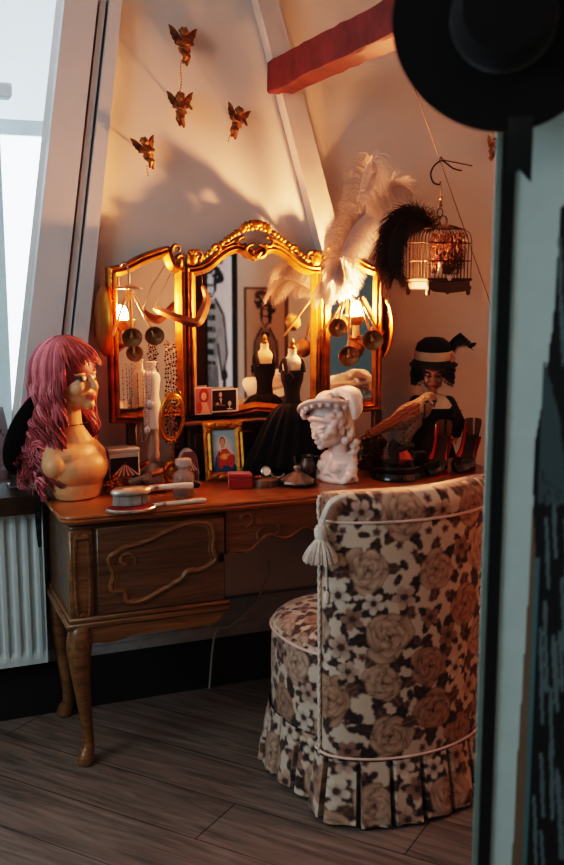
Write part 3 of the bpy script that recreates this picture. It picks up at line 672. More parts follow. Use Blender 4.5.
# ================================================================== TRIPLE MIRROR
M_gold = mat('gilded_frame', '83541f', .42, metal=.85, var=.5, vscale=25, bump=.35, bscale=45)
M_goldd = mat('aged_gilt', '7a5320', .42, metal=.7, var=.4, vscale=30, bump=.35, bscale=60)
M_mirror = mat('mirror_glass', 'dcdcda', .02, metal=1, var=.0)
MV = .42
FPROF = [(0, .0), (.0, -.012), (-.006, -.02), (-.013, -.015), (-.019, -.022), (-.026, -.014), (-.031, -.006), (-.034, .0), (-.034, .012), (0, .012)]
def arch(w, zs, za, n=12):
    h = w / 2
    half = [(h, zs), (h * .86, zs + .002), (h * .70, zs + (za - zs) * .22), (h * .52, zs + (za - zs) * .68), (h * .34, zs + (za - zs) * .97), (h * .18, za - .002), (0.0, za - .022)]
    p = smooth_path(half, 5); return p
def mirror():
    uc, zb_ = uz(252, 418, MV); u0, _ = uz(186, 340, MV); u1, _ = uz(319, 340, MV); wc = u1 - u0; uc = (u0 + u1) / 2
    zb_ = uz(190, 417, MV)[1]; zs = uz(187, 266, MV)[1]; za = uz(232, 243, MV)[1]; zc = uz(252, 224, MV)[1]
    t = thing('vanity_mirror', 'gilded triple mirror with carved crest standing on the dressing table', 'mirror', Mw1((uc, MV, TOPZ)), YAW)
    zb, zs, za, zc = zb_ - TOPZ, zs - TOPZ, za - TOPZ, zc - TOPZ; h = wc / 2
    print('MIRROR', wc, zb, zs, za, zc, uc)
    top = arch(wc, zs, za); path = [(-x, z) for x, z in top[::-1]][::-1]
    path = np.array([(h, zb)] + [tuple(p) for p in top] + [(-x, z) for x, z in top[::-1][1:]] + [(-h, zb)] + [(-h * .8, zb + .002), (-h * .4, zb - .008), (0, zb + .006), (h * .4, zb - .008), (h * .8, zb + .002)])
    m = MB(); m.sweep(path, FPROF); fr = m.build('center_frame', M_gold, t, ang=35)
    m = MB(); c = path.mean(0); pin = c + (path - c) * .93; m.prism(pin, -.002, .004); m.build('center_glass', M_mirror, t, smooth=False)
    # pierced crest of leaves and scrolls
    m = MB()
    def beads(pts, r0, r1, k):
        P = smooth_path(pts, 8); s = np.linspace(0, len(P) - 1, k)
        for i, q in enumerate(s):
            p = P[int(q)]; r = r0 + (r1 - r0) * i / k; m.ell(p, (r * 1.1, r * .75, r * .9), rotm(0, random.uniform(-.6, .6), 0), 8)
    for sx in (-1, 1):
        arc = [(sx * h * .80, -.012, zs + .018), (sx * h * .62, -.014, zs + .05), (sx * h * .42, -.014, zs + (zc - zs) * .62), (sx * h * .22, -.014, zc - .022), (0, -.014, zc - .008)]
        m.tube(smooth_path(arc, 8), .0042, 8); beads(arc, .0085, .013, 15)
        arc2 = [(sx * h * .62, -.013, zs + .02), (sx * h * .5, -.013, zs + .055), (sx * h * .30, -.013, za + .008), (sx * h * .17, -.013, za + .02)]
        m.tube(smooth_path(arc2, 8), np.linspace(.004, .007, 25), 8)
        for (cx, cz, R, a0, a1) in ((.84, zs + .028, .024, -1.0, 4.4), (.20, za + .006, .018, -2.5, 1.8), (.56, zs + .052, .015, 0, 4.5)):
            th = np.linspace(a0, a1, 22); m.tube([(sx * (h * cx + R * math.cos(a) * (1 - i / 40)), -.016, cz + R * math.sin(a) * (1 - i / 40)) for i, a in enumerate(th)], np.linspace(.008, .003, 22), 8)
        m.ell((sx * h * .92, -.015, zs + .022), (.02, .012, .022), n=12)          # shell at the shoulder
        for k in range(5): m.ell((sx * (h * .92 + .012 * math.cos(.6 + k * .55)), -.018, zs + .022 + .02 * math.sin(.6 + k * .55)), (.007, .007, .011), rotm(0, PI / 2 - (.6 + k * .55) * sx, 0), 8)
    for k in range(9):
        a = PI * k / 8; m.ell((.042 * math.cos(a), -.018, zc - .014 + .016 * math.sin(a)), (.009, .008, .012), rotm(0, PI / 2 - a, 0), 8)
    m.ell((0, -.02, zc), (.022, .012, .014)); 
    for sx in (-1, 1):
        th = np.linspace(PI / 2, -PI * .95, 24); m.tube([(sx * (.010 + .024 * math.cos(a)), -.022, za - .024 + .020 * math.sin(a)) for a in th], np.linspace(.004, .008, 24), 8)
    m.ell((0, -.024, za - .040), (.012, .008, .010))
    m.build('carved_crest', M_gold, fr)
    # folding wings
    def wing(sx, w, ang, hid):
        x0 = sx * (h + .006); wt = zs + .0; pts = []
        top = smooth_path([(0, wt + .004), (.03, wt + .012), (.05, wt + .055), (.07, wt + .058), (w * .55, wt + .035), (w * .8, wt + .006), (w, wt - .004)], 6)
        loop = [(0, zb + .004)] + [tuple(p) for p in top] + [(w, zb + .004), (w * .7, zb - .004), (w * .35, zb + .008)]
        loop = np.array([(sx * a, b) for a, b in loop]);
        area2 = sum(loop[i][0] * loop[(i + 1) % len(loop)][1] - loop[(i + 1) % len(loop)][0] * loop[i][1] for i in range(len(loop)))
        if area2 < 0: loop = loop[::-1]
        R = rotm(0, 0, sx * -ang * -1); 
        ca, sa = math.cos(ang), math.sin(ang)
        def M(P):
            P = np.asarray(P, float); q = P.copy(); q[..., 0] = x0 + P[..., 0] * ca + sx * P[..., 1] * sa; q[..., 1] = -abs(1) * (sx * P[..., 0]) * sa + P[..., 1] * ca; return q
        m = MB(); m.sweep(loop, FPROF, M=M); f = m.build('wing_frame', M_gold, t, ang=35)
        c = loop.mean(0); pin = c + (loop - c) * .9; m = MB(); m.prism(pin, -.002, .004, lambda p: M(p)); m.build('wing_glass', M_mirror, t, smooth=False)
        m = MB()
        for (cx, cz, Rr, a0, a1) in ((.03, wt + .05, .018, -.5, 4.2), (.016, wt + .022, .014, 0, 4)):
            th = np.linspace(a0, a1, 20); m.tube(M(np.array([(sx * (cx + Rr * math.cos(a) * (1 - i / 30)), -.016, cz + Rr * math.sin(a) * (1 - i / 30)) for i, a in enumerate(th)])), np.linspace(.008, .003, 20), 8)
        m.ell(M(np.array([sx * .02, -.014, wt + .01])), (.011, .009, .018)); m.build('carved_scroll', M_gold, f)
        return M
    Ml = wing(-1, .262, math.radians(13), False); Mr = wing(1, .205, math.radians(30), True)
    # low plinth with two small drawers
    bz = zb - .012
    m = MB(); m.box((0, -.005, bz / 2 + .001), (wc + .02, .065, bz - .004), bev=.006); pl = m.build('plinth', M_darkwood, t)
    m = MB(); m.box((0, -.005, bz - .006), (wc + .05, .085, .014), bev=.005); m.build('plinth_top', M_walnut_dark, pl)
    for sx in (-1, 1):
        m = MB(); m.box((sx * wc * .25, -.040, bz * .48), (wc * .46, .012, bz * .62), bev=.004); d = m.build('drawer', M_darkwood, t)
        m = MB(); m.ell((sx * wc * .25, -.054, bz * .48), .009, n=12); m.cap((sx * wc * .25, -.046, bz * .48), (sx * wc * .25, -.054, bz * .48), .004, .004); m.build('knob', M_goldd, d)
    for sx in (-1, 1):
        p = (Ml if sx < 0 else Mr)(np.array([sx * (.12), .0, 0]));
        for xx in (.02, .19):
            q = (Ml if sx < 0 else Mr)(np.array([sx * xx, .006, 0])); m = MB(); m.box((q[0], q[1], (zb + .004) / 2 + .001), (.03, .03, zb + .004), bev=.005); m.build('wing_post', M_darkwood, t)
    return t, uc, Ml, Mr, zs, zb, h
MIR = mirror()
def mir_world(p): return Mw1((MIR[1] + p[0], MV + p[1], TOPZ + p[2]))
DL_T = 1.46
M_felt = mat('black_felt', '08090a', .95, sheen=.06, bump=.15, bscale=200)
# ================================================================== shared figure pieces
class TMB(MB):
    """builder with a current transform"""
    def __init__(s, scale=1.0): super().__init__(scale); s.R = np.eye(3); s.t = np.zeros(3)
    def add(s, verts, faces, col=None): return super().add(np.asarray(verts, float).reshape(-1, 3) @ s.R.T + s.t, faces, col)
def head_prims(m):
    """female head, face along +x, chin near z=0, crown near z=.205"""
    m.ell((-.008, 0, .128), (.092, .070, .078), n=24)
    m.ell((.030, 0, .080), (.056, .056, .070), n=24)
    m.ell((.040, 0, .040), (.046, .043, .042), n=20)
    m.ell((.072, 0, .013), (.018, .020, .016), n=14)
    m.cap((.082, 0, .098), (.101, 0, .064), .0065, .0085)
    m.ell((.099, 0, .060), (.012, .014, .007), n=12)
    for sy in (-1, 1):
        m.ell((.066, sy * .026, .103), (.021, .026, .009), rotm(sy * .12, 0, 0), n=14)
        m.ell((.060, sy * .033, .062), (.026, .021, .024), n=14)
        m.ell((.073, sy * .027, .086), (.013, .017, .010), n=14)
        m.ell((.02, sy * .030, .03), (.045, .020, .022), rotm(0, -.35, 0), n=12)
        m.ell((-.012, sy * .069, .075), (.018, .007, .030), rotm(0, -.2, 0), n=12)
    m.ell((.0885, 0, .041), (.011, .022, .006), n=14); m.ell((.0865, 0, .0315), (.011, .018, .0065), n=14)
def face_colour(P, skin, lip, brow, eye=True):
    """make-up as vertex colours on the head frame of head_prims"""
    c = np.tile(srgb(skin), (len(P), 1)); x, y, z = P.T
    front = x > .045
    lm = front & (np.abs(z - .0365) < .0085 - .12 * np.abs(y) * .6) & (np.abs(y) < .021) & (x > .075); c[lm] = srgb(lip)
    for sy in (-1, 1):
        ey = y * sy - .029
        if eye:
            w = front & (np.abs(ey) < .017) & (np.abs(z - .086 - .05 * ey) < .0055 * np.sqrt(np.clip(1 - (ey / .017) ** 2, 0, 1)) + .0008); c[w] = srgb([.55, .47, .40])
            ir = front & ((ey / .0095) ** 2 + ((z - .0862) / .0068) ** 2 < 1); c[ir] = srgb([.12, .14, .16])
            ln = front & (np.abs(ey - .001) < .020) & (np.abs(z - (.0925 - 14 * ey ** 2 + .10 * ey)) < .0040); c[ln] = srgb([.06, .05, .06])
            sh = front & (np.abs(ey) < .019) & (np.abs(z - (.0975 - 8 * ey ** 2)) < .003); c[sh] = c[sh] * .35 + .65 * srgb([.40, .30, .32])
        bw = front & (ey > -.018) & (ey < .024) & (np.abs(z - (.1085 - 10 * (ey - .004) ** 2 + .10 * ey)) < .0034); c[bw] = srgb(brow)
    return c
def hair_locks(m, n, root, path_fn, r0, cols, seg=5):
    for i in range(n):
        p, r = path_fn(i); m.tube(p, r, seg, cols[i % len(cols)] * (0.8 + .4 * rng.random()))

# ================================================================== MANNEQUIN BUST WITH PINK WIG
def mannequin():
    P0 = D(82, 496); 
    t = thing('mannequin_bust', 'tan mannequin bust wearing a long curly pink wig on the left end of the table', 'mannequin', P0, math.radians(-24))
    HT = np.array([-.035, 0, .254]); HR = rotm(0, -.10, 0)
    m = TMB(); m.R, m.t = HR, HT; head_prims(m)
    m.R, m.t = np.eye(3), np.zeros(3)
    m.cap((-.055, 0, .32), (-.045, 0, .17), .046, .048, 18)
    m.cap((-.045, 0, .20), (-.03, 0, .15), .046, .066, 18)
    m.ell((-.022, 0, .125), (.070, .112, .050), n=24)
    m.ell((-.012, 0, .085), (.080, .112, .065), n=24); m.ell((.012, 0, .085), (.062, .080, .060), n=24)
    m.ell((-.015, 0, .035), (.070, .090, .060), n=24)
    for sy in (-1, 1): m.cap((-.04, sy * .075, .148), (-.02, sy * .100, .105), .034, .036)
    m.ell((-.012, 0, .01), (.064, .082, .03), n=24)
    me = blob(m, .0032, 10); P = coords(me); P[:, 2] = np.maximum(P[:, 2], 0.001); setco(me, P)
    H = (P - HT) @ HR; c = face_colour(H, [.80, .60, .43], [.72, .36, .30], [.22, .14, .10]); c[P[:, 2] < .25] = srgb([.80, .60, .43]); paint(me, c)
    body = link('body', me, mat('mannequin_skin', vcol=True, rough=.42, var=.03, coat=.15), t)
    # wig
    m = TMB(); base = [srgb([.70, .36, .38]), srgb([.78, .44, .46]), srgb([.58, .27, .28]), srgb([.82, .52, .54]), srgb([.64, .30, .30])]
    C = HT + HR @ np.array([-.004, 0, .120]); A = np.array([.094, .083, .090])
    m.add(*ell_part(C, A * .985), col=srgb([.46, .18, .2]))
    r3 = np.random.default_rng(3); top = srgb([.78, .52, .57])
    for g in range(60):                                               # long wavy locks, each a bundle of fine strands
        side = 1 if g % 2 else -1; phi = side * math.radians(57 + 123 * (g // 2 + .5) / 30); th0 = .05 + r3.random() * .7
        L = .24 + .11 * r3.random(); ph = r3.random() * 6.28; amp = .008 + .010 * r3.random(); fr = 1.5 + .9 * r3.random(); back = .0 + .035 * r3.random(); lay = 1.0 + .07 * r3.random(); start = .26 + .12 * r3.random(); cg = base[g % 5] * (.85 + .35 * r3.random())
        for j in range(15):
            ja, jr = r3.random() * 6.28, math.sqrt(r3.random()); n = 40; pts = []; l2 = L * (.9 + .15 * r3.random()); dphi = .16 * (r3.random() - .5)
            for k in range(n):
                q = k / (n - 1)
                if q < start: th = th0 + (PI / 2 - th0) * (q / start); rr = math.sin(th); z = math.cos(th) * A[2]; w = 0
                else: w = (q - start) / (1 - start); rr = 1.0 + .04 * w; z = -w * l2
                d = np.array([math.cos(phi + dphi), math.sin(phi + dphi)]); xy = d * A[:2] * rr * lay; tw = ph + fr * 2 * PI * w * 1.5
                xy = xy + np.array([-back * w ** 1.3, 0]) + amp * 1.8 * w ** 1.1 * np.array([math.cos(tw), math.sin(tw)])
                if math.cos(phi) > 0: xy[0] -= .012 * w
                sp_ = (.004 + .012 * w * (1 - .5 * w)) * jr; off = sp_ * np.array([math.cos(ja + tw * .5), math.sin(ja + tw * .5), .3 * math.sin(ja)])
                pts.append(C + HR @ np.array([xy[0], xy[1], 0]) + np.array([0, 0, z * lay if z > 0 else z + .012 * w * math.sin(tw * 1.3)]) + off)
            qq = np.linspace(0, 1, n)[:, None]; cc = cg * (.75 + .5 * r3.random())
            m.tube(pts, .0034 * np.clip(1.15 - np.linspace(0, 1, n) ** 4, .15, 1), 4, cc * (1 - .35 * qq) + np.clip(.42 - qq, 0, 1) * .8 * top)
    for g in range(34):                                               # big loose ringlets at the ends
        a = math.radians(80 + 200 * r3.random()); r = .066 + .04 * r3.random(); c0 = C + np.array([r * math.cos(a) - .03, r * math.sin(a), -.15 - .15 * r3.random()]); R_ = .014 + .014 * r3.random(); tilt = r3.random() * 6.28; nn = 30; th = np.linspace(0, 2 * PI * (1.2 + r3.random() * .8), nn); cg = base[g % 5] * (.7 + .6 * r3.random())
        for j in range(9):
            e = r3.normal(size=3) * .0045; pts = [c0 + e + np.array([R_ * math.cos(x + tilt), R_ * .8 * math.sin(x), R_ * math.sin(x + tilt) - .005 * x]) for x in th]
            m.tube(pts, np.linspace(.003, .0013, nn), 4, cg * (.8 + .4 * r3.random()))
    for i in range(240):                                              # fringe, swept and curled at the tips
        phi = math.radians(-68 + 136 * r3.random()); n = 16; pts = []; ph = r3.random() * 6; end = 1.08 + .24 * r3.random(); lay = 1.02 + .05 * r3.random()
        for k in range(n):
            q = k / (n - 1); th = .2 + end * q; rr = math.sin(th); v = np.array([math.cos(phi + .12 * q) * rr * A[0], math.sin(phi + .12 * q) * rr * A[1], math.cos(th) * A[2]]) * lay
            if q > .55: f = (q - .55) / .45; v = v + np.array([.016 * f * math.cos(phi), .010 * f * math.sin(ph + 3 * q), .012 * f * f * math.sin(ph)])
            pts.append(C + HR @ v)
        m.tube(pts, .0036 * np.clip(1.1 - np.linspace(0, 1, n) ** 3, .15, 1), 4, (base[i % 5] * .55 + .45 * srgb([.72, .30, .20])) * (.75 + .5 * r3.random()))
    V = [v for v in m.v]                                              # hair rests on the table top instead of sinking into it
    Rz = rotm(0, 0, math.radians(-24)); 
    for v in m.v:
        wv_ = v @ Rz.T + P0 - O; u_, v_ = wv_ @ UX, wv_ @ VX; over = (u_ > -.004) & (u_ < DL_T) & (v_ > -.004); v[over, 2] = np.maximum(v[over, 2], .004)
        ov = (v_ > .395); sh_ = (v_[ov] - .395)[:, None] * (VX @ Rz); v[ov] -= sh_
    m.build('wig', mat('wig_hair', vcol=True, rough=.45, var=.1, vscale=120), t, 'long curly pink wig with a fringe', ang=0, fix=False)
    # hat hanging on the back by its cord
    hp = P0 + rotz(np.array([-.130, -.01, .180]), -24); nrm = rotz(np.array([-.90, -.05, .36]), -24)
    h = thing('black_felt_hat', 'round black felt hat hanging on its cord behind the pink wig', 'hat', hp)
    R = frame_to(nrm); m = MB(); m.lathe([(.0001, -.004), (.07, -.004), (.12, .002), (.140, .014), (.146, .02), (.144, .024), (.12, .010), (.07, .003), (.0001, .003)], 48, (0, 0, 0), R)
    m.build('brim', M_felt, h); m = MB(); m.lathe([(.072, .003), (.072, .03), (.064, .055), (.04, .068), (.0001, .07)], 36, (0, 0, 0), R); m.build('crown', M_felt, h)
    m = MB(); th = np.linspace(0, 2 * PI, 50, endpoint=False); cc = np.array([-.072, 0, .205])
    m.tube([rotz(cc + np.array([.086 * math.cos(a), .074 * math.sin(a), .012 * math.cos(a)]), -24) - (hp - P0) for a in th], .0014, 6, closed=True); m.build('cord', M_felt, h, 'thin dark cord round the neck')
def rotz(v, deg): return rotm(0, 0, math.radians(deg)) @ np.asarray(v, float)
def ell_part(c, r, n=28):
    m = MB(); m.ell(c, r, n=n); return np.concatenate(m.v), m.f
mannequin()

# ================================================================== WHITE STATUE BUST
def statue():
    P0, yb = DV(335, .165); S = mpp(P0); H = (yb - 389) * S * 1.02
    t = thing('statue_bust', 'white statuette bust of a lady in a plumed hat on the tabletop', 'bust', P0, math.radians(218))
    k = H / .40      # modelled at height .40
    m = TMB(k); HT = np.array([.012, 0, .155]); HR = rotm(0, .16, 0) @ rotm(.10, 0, 0)
    m.R, m.t = HR * .92, HT; head_prims(m)
    r4 = np.random.default_rng(11)
    for i in range(120):                                              # curly hair masses
        a = math.radians(50 + 260 * r4.random()); z = .02 + .16 * r4.random()
        if z < .08 and abs(a - PI) > 1.6: continue
        m.ell((-.008 + .092 * math.cos(a), .078 * math.sin(a), z), .014 + .010 * r4.random(), n=8)
    for i in range(26):
        a = math.radians(-60 + 120 * i / 25); m.ell((.005 + .078 * math.cos(a), .074 * math.sin(a), .135 + .014 * math.cos(a * 2)), .0135, n=8)
    m.R, m.t = np.eye(3), np.zeros(3)
    m.cap((-.01, 0, .19), (-.02, 0, .10), .038, .045, 16)
    m.ell((-.02, 0, .085), (.062, .105, .045), n=20); m.ell((-.015, 0, .05), (.065, .10, .055), n=20)
    for sy in (-1, 1): m.ell((.028, sy * .038, .062), (.032, .036, .030), n=14); m.cap((-.02, sy * .07, .095), (-.012, sy * .094, .06), .026, .026)
    for i in range(16): a = i / 15 * PI - PI / 2; m.cap((.05 * math.cos(a) - .01, .105 * math.sin(a), .03 + .02 * math.sin(i)), (.06 * math.cos(a + .3) - .01, .108 * math.sin(a + .3), .022 + .018 * math.sin(i + 1)), .014, .012, 8)
    m.lathe([(.095, 0), (.10, .012), (.09, .024)], 24, (-.01, 0, 0), sx=.75, sy=1)
    for i in range(9): m.ell((-.05 + .012 * math.sin(i * 2), .075 - .004 * i, .17 - .013 * i), .017, n=8); m.ell((-.045 + .012 * math.sin(i * 2.3), -.075 + .003 * i, .165 - .012 * i), .017, n=8)
    # hat: wavy brim, crown, bow and drooping plume
    Rh = HR @ rotm(0, -.10, 0); m.R, m.t = Rh, HT + HR @ np.array([-.012, 0, .165])
    n = 56; rows = []
    for rr, dz in ((.02, .0), (.085, .0), (.118, .004), (.132, .010), (.130, .022), (.112, .017), (.08, .015), (.02, .016)):
        th = np.arange(n) * 2 * PI / n; wv = .016 * np.sin(2 * th + .9) * (rr / .13) ** 2 + .022 * np.cos(th - PI / 2.4) * (rr / .13) ** 2
        rows.append(np.stack([rr * 1.05 * np.cos(th), rr * .98 * np.sin(th), dz + wv], -1))
    rows = np.array(rows); m.grid(rows, cv=True); b = m.n - 8 * n; m.f += [tuple(range(b, b + n)), tuple(range(b + 7 * n, b + 8 * n))]
    m.ell((-.005, 0, .028), (.062, .058, .042), n=18); m.lathe([(.066, 0), (.068, .016), (.064, .022)], 20, (-.005, 0, .012))
    for i in range(20): a = i / 20 * 2 * PI; m.ell((.112 * math.cos(a) * 1.03, .112 * math.sin(a) * .95, -.008 + .022 * math.cos(a - PI / 2.4) + .016 * math.sin(2 * a + .9)), .013, n=8)
    for j in range(3):                                                # plume lobes falling at the wearer's left/back
        pth = smooth_path([(.0 - .02 * j, .03, .055), (-.02 - .02 * j, .07, .062), (-.03 - .018 * j, .112, .04), (-.03 - .012 * j, .132, -.01), (-.032 - .01 * j, .128, -.055 + .01 * j)], 6); m.tube(pth, .017 * np.sin(np.linspace(.6, PI * .9, len(pth))) + .006, 8)
    m.ell((.03, .045, .05), (.022, .016, .018), n=10); m.ell((.0, .055, .058), (.018, .022, .018), n=10)
    me = blob(m, .0022, 4); P = coords(me); P[:, 2] = np.maximum(P[:, 2], .0006); setco(me, P)
    link('body', me, mat('white_plaster_statue', 'ded6d2', .55, var=.08, vscale=30, sub=.1), t)
    return t
statue()

# ================================================================== CHERUBS
def cherub_mesh(kind):
    m = MB(1); r = np.random.default_rng(kind)
    m.ell((0, 0, .098), (.0145, .0145, .0155), n=14); m.ell((0, -.010, .096), (.004, .006, .004), n=8)
    for i in range(26): a = r.random() * 6.28; b = r.random() * 1.2; m.ell((.0145 * math.cos(a) * math.cos(b), .003 + .0135 * abs(math.sin(a)) * math.cos(b), .099 + .015 * math.sin(b)), .0048, n=6)
    m.cap((0, 0, .085), (0, 0, .078), .007, .009); m.ell((0, 0, .068), (.0165, .0135, .019), n=14); m.ell((.001, -.004, .052), (.0155, .0145, .014), n=14)
    def limb(pts, rs):
        for (a, b, ra, rb) in zip(pts[:-1], pts[1:], rs[:-1], rs[1:]): m.cap(a, b, ra, rb, 8)
    if kind % 2 == 0:
        limb([(.006, 0, .045), (.012, -.010, .028), (.010, -.004, .008), (.008, -.009, .003)], [.010, .008, .006, .004])
        limb([(-.006, 0, .045), (.002, -.013, .030), (.0, -.004, .014), (-.003, -.008, .010)], [.010, .0085, .006, .004])
        limb([(.014, 0, .078), (.024, -.008, .066), (.012, -.017, .060)], [.007, .006, .0045]); limb([(-.014, 0, .078), (-.022, -.010, .066), (-.006, -.018, .066)], [.007, .006, .0045])
        m.ell((.003, -.018, .064), (.012, .006, .007), n=10)
    else:
        limb([(.005, 0, .045), (.002, -.012, .028), (.008, -.004, .006), (.007, -.009, .0)], [.010, .008, .006, .004])
        limb([(-.006, 0, .045), (-.012, -.006, .027), (-.004, .0, .010), (-.006, -.006, .005)], [.010, .0085, .006, .004])
        limb([(.014, 0, .078), (.027, -.006, .070), (.034, -.012, .060)], [.007, .006, .0045]); limb([(-.014, 0, .078), (-.018, -.012, .064), (.004, -.018, .060)], [.007, .006, .0045])
    for i in range(8): a = i / 7 * 3; m.ell((.016 * math.cos(a + .1), -.006 - .006 * math.sin(a), .046 + .004 * math.sin(i * 2)), .0055, n=6)
    return blob(m, .0016, 2)
def wing_mesh(sx):
    m = MB(); out = [(.004, .060), (.014, .062), (.024, .068), (.028, .076), (.034, .080), (.036, .089), (.041, .094), (.041, .103), (.046, .120), (.037, .117), (.028, .111), (.019, .101), (.010, .090), (.004, .082)]
    def M(p): return np.array([p[0] * sx, p[1] + .10 * p[0], p[2]])
    m.prism(out if sx > 0 else out[::-1], .009, .013, M)
    for i in range(5):
        a = np.array([.010 + .002 * i, .0, .084 - .005 * i]); e = np.array([.040 - .003 * i, .0, .112 - .011 * i]); m.tube([M(a + [0, .009, 0]), M((a + e) / 2 + [0, .0072, 0]), M(e + [0, .0088, 0])], [.0022, .0030, .0012], 6)
    return m.mesh('wing')
CH = {}
M_bronze = mat('bronze_gilt', '7d5430', .48, metal=.55, var=.4, vscale=60, bump=.2, bscale=200)
M_chain = mat('bead_chain', 'b08a5c', .35, metal=.6)
def cherub(px, py, hpx, label, kind, roll=0, turn=0, chain=0, cdx=0, m_=None):
    P = on_plane_v(px, py + 2, WV - .05); s = hpx * mpp(P) / .128
    t = thing('cherub_ornament', label, 'cherub', P, YAW + turn, 'cherubs on the wall', ry=roll)
    if kind not in CH: CH[kind] = cherub_mesh(kind)
    if 'w' not in CH: CH['w'] = (wing_mesh(-1), wing_mesh(1))
    off = (0, 0, -.06 * s)
    b = link('body', CH[kind], M_bronze if m_ is None else None, t, loc=off); b.scale = (s,) * 3
    for i in (0, 1): w_ = link('wing', CH['w'][i], M_bronze if m_ is None else None, t, loc=off); w_.scale = (s,) * 3
    m = MB(); m.tube([(0, .012, .005), (0, .048, .012)], .0022, 6); m.build('wall_hook', M_chain, t)
    if chain:
        m = MB(); n = max(4, int(chain / .0085)); 
        for i in range(n): m.ell((cdx * s - .002 * math.sin(i * .7), -.004, -.045 * s - chain * i / n), (.0026, .0026, .0038), n=6)
        m.build('bead_chain', M_chain, t)
cherub(184, 44, 42, 'uppermost bronze cherub on the wall holding its hands to its chest, bead chain below', 0, roll=.05, turn=.05, chain=.14, cdx=-.008)
cherub(181, 107, 38, 'small bronze cherub hanging directly under the uppermost one, at the end of its chain', 1, roll=.0, turn=-.1)
cherub(147, 151, 36, 'leftmost bronze cherub, closest to the white slanted boards', 0, roll=-.2, turn=.1, chain=.035, cdx=-.012)
cherub(237, 120, 36, 'bright golden cherub left of the diagonal strut, lit from below', 1, roll=.30, turn=.05, chain=.035, cdx=-.012)
cherub(493, 147, 26, 'small golden cherub half hidden behind the black picture frame', 0, roll=.3, turn=-.5)
# ================================================================== SCONCES (light sources) AND HANGING BRASS BELLS
M_brass = mat('brass', 'b07a35', .28, metal=.95, var=.2, vscale=30)
M_brassd = mat('dull_brass', '94704a', .42, metal=.6, var=.3, vscale=50)
M_pewter = mat('pewter_band', '8d8178', .35, metal=.8, var=.3, vscale=40)
BULB = 8500
M_bulb = mat('lit_bulb', 'ffd9a0', .3, emit=(1.0, .36, .145), estr=BULB)
M_bulbdim = mat('lit_bulb_weaker', 'ffd9a0', .3, emit=(1.0, .36, .145), estr=BULB * .22)
M_candle = mat('candle_tube', 'e8cfa0', .5, var=.05)
def sconce(px_dish, v0, v1, px_bulb, py_bulb, vb, side, label):
    """oval gilded dish standing edge-on beside the mirror wing, carrying an arm with a candle tube and a flame bulb"""
    bu, bv, bz = uvz(on_plane_v(px_bulb, py_bulb, vb)); vc, hv = (v0 + v1) / 2, (v1 - v0) / 2; pu, pz = uz(px_dish, 321 if side < 0 else 327, vc)
    t = thing('wall_sconce', label, 'lamp', Mw1((pu, vc, pz)), YAW, 'sconces'); R = rotm(0, -side * PI / 2, 0)
    m = MB(); m.lathe([(.0001, -.012), (.6, -.010), (.88, -.002), (1.0, .006), (1.02, .012), (.97, .013), (.85, .004), (.55, -.004), (.0001, -.006)], 40, (0, 0, 0), R @ np.diag([.105, hv, 1.0])); m.build('dish', M_gold2s, t, 'oval gilded dish')
    rel = lambda u, v, z: np.array((u - pu, v - vc, z - pz)); b = rel(bu, bv, bz); lo = b[2] - .085
    m = MB(); m.tube(smooth_path([(0, b[1] * .6, lo + .03), (b[0] * .3, b[1] * .8, lo - .006), (b[0] * .7, b[1], lo - .012), (b[0], b[1], lo + .004)], 8), .004, 8); m.build('arm', M_brass, t); m = MB(); m.tube([(0, hv * .5, lo + .03), (0, WV - vc - .001, lo + .03)], .005, 8); m.build('wall_bracket', M_brass, t)
    m = MB(); m.lathe([(.0001, .0), (.010, .001), (.021, .008), (.023, .012), (.009, .005), (.0001, .005)], 20, (b[0], b[1], lo)); m.build('drip_cup', M_brass, t)
    cr = .034; m = MB(); m.lathe([(.009, -.034), (.02, -.031), (cr * .85, -.016), (cr, -.008), (cr * 1.04, -.001), (cr * .97, -.002), (cr * .8, -.012), (.02, -.027), (.009, -.030)], 28, b, sy=.75); m.build('light_block_cup', M_brassd, t)  # cup added below the bulb to block its downward light
    m = MB(); m.tube([b + [0, 0, lo - b[2] + .004], b + [0, 0, -.014]], .0080, 14); m.build('candle_tube', M_candle, t)
    m = MB(); m.lathe([(.006, -.016), (.0105, -.006), (.0135, .006), (.012, .018), (.007, .030), (.002, .040), (.0001, .042)], 16, b); m.build('bulb', M_bulb if side > 0 else M_bulbdim, t, 'lit flame bulb')
M_gold2s = mat('gilded_dish', 'b8742a', .42, metal=.85, var=.2)
sconce(101, .27, .452, 124, 319, .358, -1, 'lit gilded wall sconce beside the left mirror wing')
sconce(381, .25, .453, 355, 315, .315, 1, 'lit gilded wall sconce beside the right mirror wing, under the white plumes')

